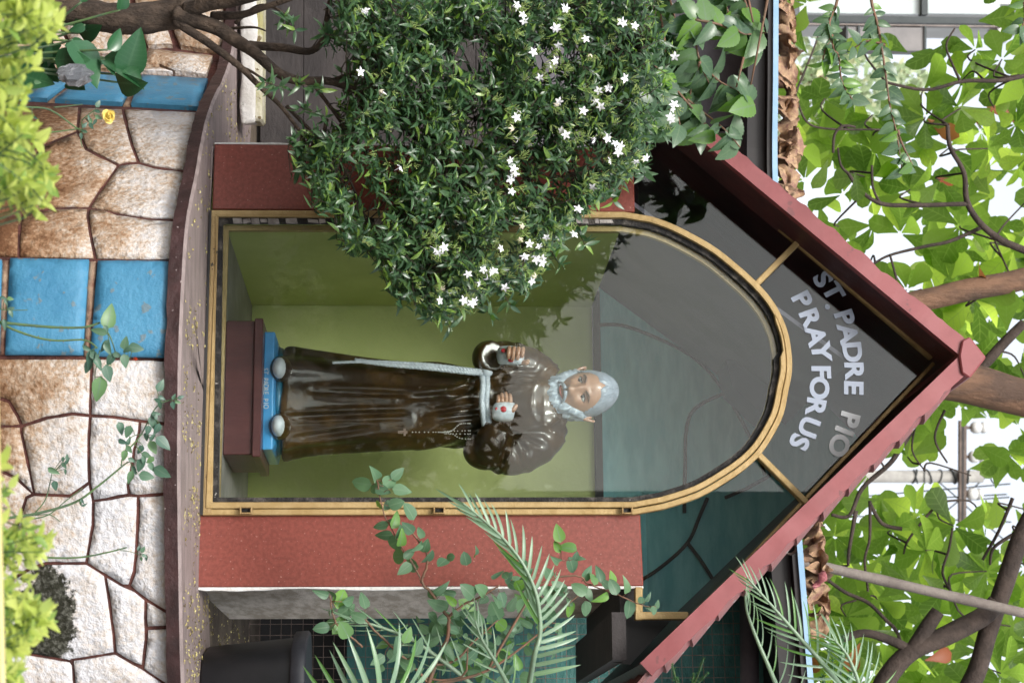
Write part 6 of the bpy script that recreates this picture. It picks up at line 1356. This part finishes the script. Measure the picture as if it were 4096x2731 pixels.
# ================================================================== golden shrub close to the camera and the yellow rail
gl_ = [leafmesh('golden_leaf', MATS['golden_leaf'], L=1, W=w_, prof='ovate', fold=f, curl=c, n=5) for w_, f, c in ((.5, .3, .2), (.45, .5, .4), (.55, .2, -.1))]
GY = 2.75
def golden(lab, poly, n, seed, zc):
    random.seed(seed); c = at(-150, sum(p[1] for p in poly)/len(poly), GY); g0 = Vector((c.x, GY, 0)); t = empty('golden_shrub', g0, 0, lab, 'shrub', 'yellow green shrubs close to the camera'); xs = [p[0] for p in poly]; ys = [p[1] for p in poly]; A = []; k = 0
    st_ = MB(g0)
    while k < n:
        x, y = random.uniform(min(xs), max(xs)), random.uniform(min(ys), max(ys))
        if not inpoly(x, y, poly): continue
        k += 1; p = at(x, y, GY+random.uniform(-.12, .25)); d = (Vector((random.uniform(-.6, .6), -.3, .8))+rvec(.3)).normalized(); st_.tube([p-d*.10+Vector((0, 0, -.05)), p-d*.05, p], [.002, .0016, .001], 4, cap=False)
        for i in range(7):
            a = i*2.4; u = d.orthogonal().normalized(); v = d.cross(u); dd = (u*math.cos(a)+v*math.sin(a))+d*lerp(.2, 1.2, i/6); A.append((random.choice(gl_), frame(p-d*.03*(1-i/6), dd, d+rvec(.3)+Vector((0, -.3, .3)), random.uniform(.016, .030))))
    o = st_.build('twigs', MATS['stem_green'], t); o['kind'] = 'stuff'
    for i in range(7): q = at(random.uniform(-100, 30), random.uniform(min(ys), max(ys)), GY+.05); MB(g0).tube(spline([g0+rvec(.05)*1, q.lerp(g0, .4)+rvec(.04), q], 4), .005, 6).build('stem', MATS['stem_red'], t, True)
    leaves(t, [a for a, b in A], [b for a, b in A], MATS['golden_leaf'])
golden('golden leaved shrub out of focus at the lower left corner close to the camera', [(-160, -200), (190, -200), (210, 60), (230, 110), (150, 190), (130, 300), (90, 420), (60, 470), (150, 500), (160, 580), (210, 660), (190, 740), (240, 800), (110, 850), (60, 830), (20, 760), (-160, 700)], 330, 81, 0)
golden('golden leaved shrub out of focus at the right behind the yellow rail', [(-160, 1960), (-20, 2040), (30, 2130), (110, 2100), (200, 2150), (190, 2240), (110, 2300), (150, 2380), (205, 2440), (200, 2500), (120, 2530), (110, 2620), (70, 2700), (90, 2900), (-160, 2900)], 230, 82, 0)
golden('single golden shrub tip with a few large leaves between the two bigger ones', [(-120, 1800), (10, 1780), (50, 1850), (60, 1910), (20, 1990), (-120, 1990)], 10, 83, 0)
a, b = at(-14, 1900, 2.3), at(10, 2900, 2.3); e = b-a; rl = empty('yellow_rail', a, 0, 'yellow painted metal rail close to the camera at the bottom right', 'rail')
MB(a).tube([a-e*.9, a, b, b+e*.6], .005, 10).build('rail_bar', MATS['rail_yellow'], rl, True)
for k in (-.7, 1.4): q = a+e*k; MB(a).tube([q, Vector((q.x, q.y, 0))], .010, 10).build('rail_post', MATS['rail_yellow'], rl, True)
# ================================================================== fallen blossom on the coping
random.seed(91); ff = []
pet = leafmesh('fallen_flower', MATS['fallen_flower'], L=1, W=.6, prof='round', fold=.3, curl=.4, n=3)
for i in range(2600):
    x, y = random.uniform(690, 1000), random.uniform(330, 2760)
    p = onz(x, y, ZT+.002); s_ = toS(p)
    if s_.y > -.01 and 0 < s_.x < 1.32: continue
    j = min(range(len(LP)), key=lambda k: (LP[k]-Vector((p.x, p.y, 0))).length); tt = (LP[min(j+1, len(LP)-1)]-LP[max(j-1, 0)]).normalized(); side = (Vector((p.x, p.y, 0))-LP[j]).dot(Vector((-tt.y, tt.x, 0)))
    if side < .012: continue
    if noise.noise(Vector((x*.012, y*.004, 5)))+(.25 if y > 2350 or y < 620 else 0)+(.1 if 650 < y < 2100 else 0) < random.uniform(-.2, .35): continue
    for k in range(random.choice((1, 2, 4))): ff.append(frame(p+Vector((random.uniform(-.012, .012), random.uniform(-.012, .012), .001)), Vector((random.uniform(-1, 1), random.uniform(-1, 1), .1)), Vector((0, 0, 1))+rvec(.5), random.uniform(.0065, .0125)))
o = join('fallen_flowers', [pet]*len(ff), ff, None, MATS['fallen_flower'])
# ================================================================== across the path, behind the camera: a hedge seen in the glass, and a house front added to shape the reflections
random.seed(101)
def S2W(s, t, z): return Vector((X0, Y0, 0))+DV*s+NV*t+Vector((0, 0, z))
hdg = empty('hedge_row', S2W(-3, -15, 0), 0, 'tall ragged green hedge across the path facing the shrine', 'hedge'); hm_ = leafmesh('hedge_leaf', MATS['hedge_leaf'], L=1, W=.5, prof='ovate', n=3); Ms = []
for i in range(12000):
    s_ = random.uniform(-9, 9); top = 2.65+.5*noise.noise((s_*.55, 1, 0))+.35*noise.noise((s_*1.9, 2, 0))+.15*noise.noise((s_*6, 2, 0)); Ms.append(Matrix.Translation(-hdg.location) @ frame(S2W(s_, -15+random.uniform(-.5, .5), random.uniform(0, 1)**.7*top), rvec(), rvec(), random.uniform(.12, .3)))
join('foliage', [hm_]*len(Ms), Ms, hdg, MATS['hedge_leaf'])

nh = empty('added_house', S2W(4, -14, 0), -TH, 'unseen grey house front with three dark windows added across the path for the reflections', 'house')
sx = S(2500, 1962, 14).x-4
MB().box(sx, sx+6, -4, 0, 0, 6.2).build('wall', MATS['pale_wall'], nh); MB().box(sx-.25, sx+6.3, -4.2, .3, 6.2, 6.4).build('roof', MATS['dark_paint'], nh)
for k in range(3): f = MB().box(sx+.7+k*1.8, sx+1.7+k*1.8, .0, .05, 1, 2.4).build('window', MATS['window_frame'], nh); MB().box(sx+.78+k*1.8, sx+1.62+k*1.8, .05, .06, 1.08, 2.32).build('pane', MATS['window_pane'], f)
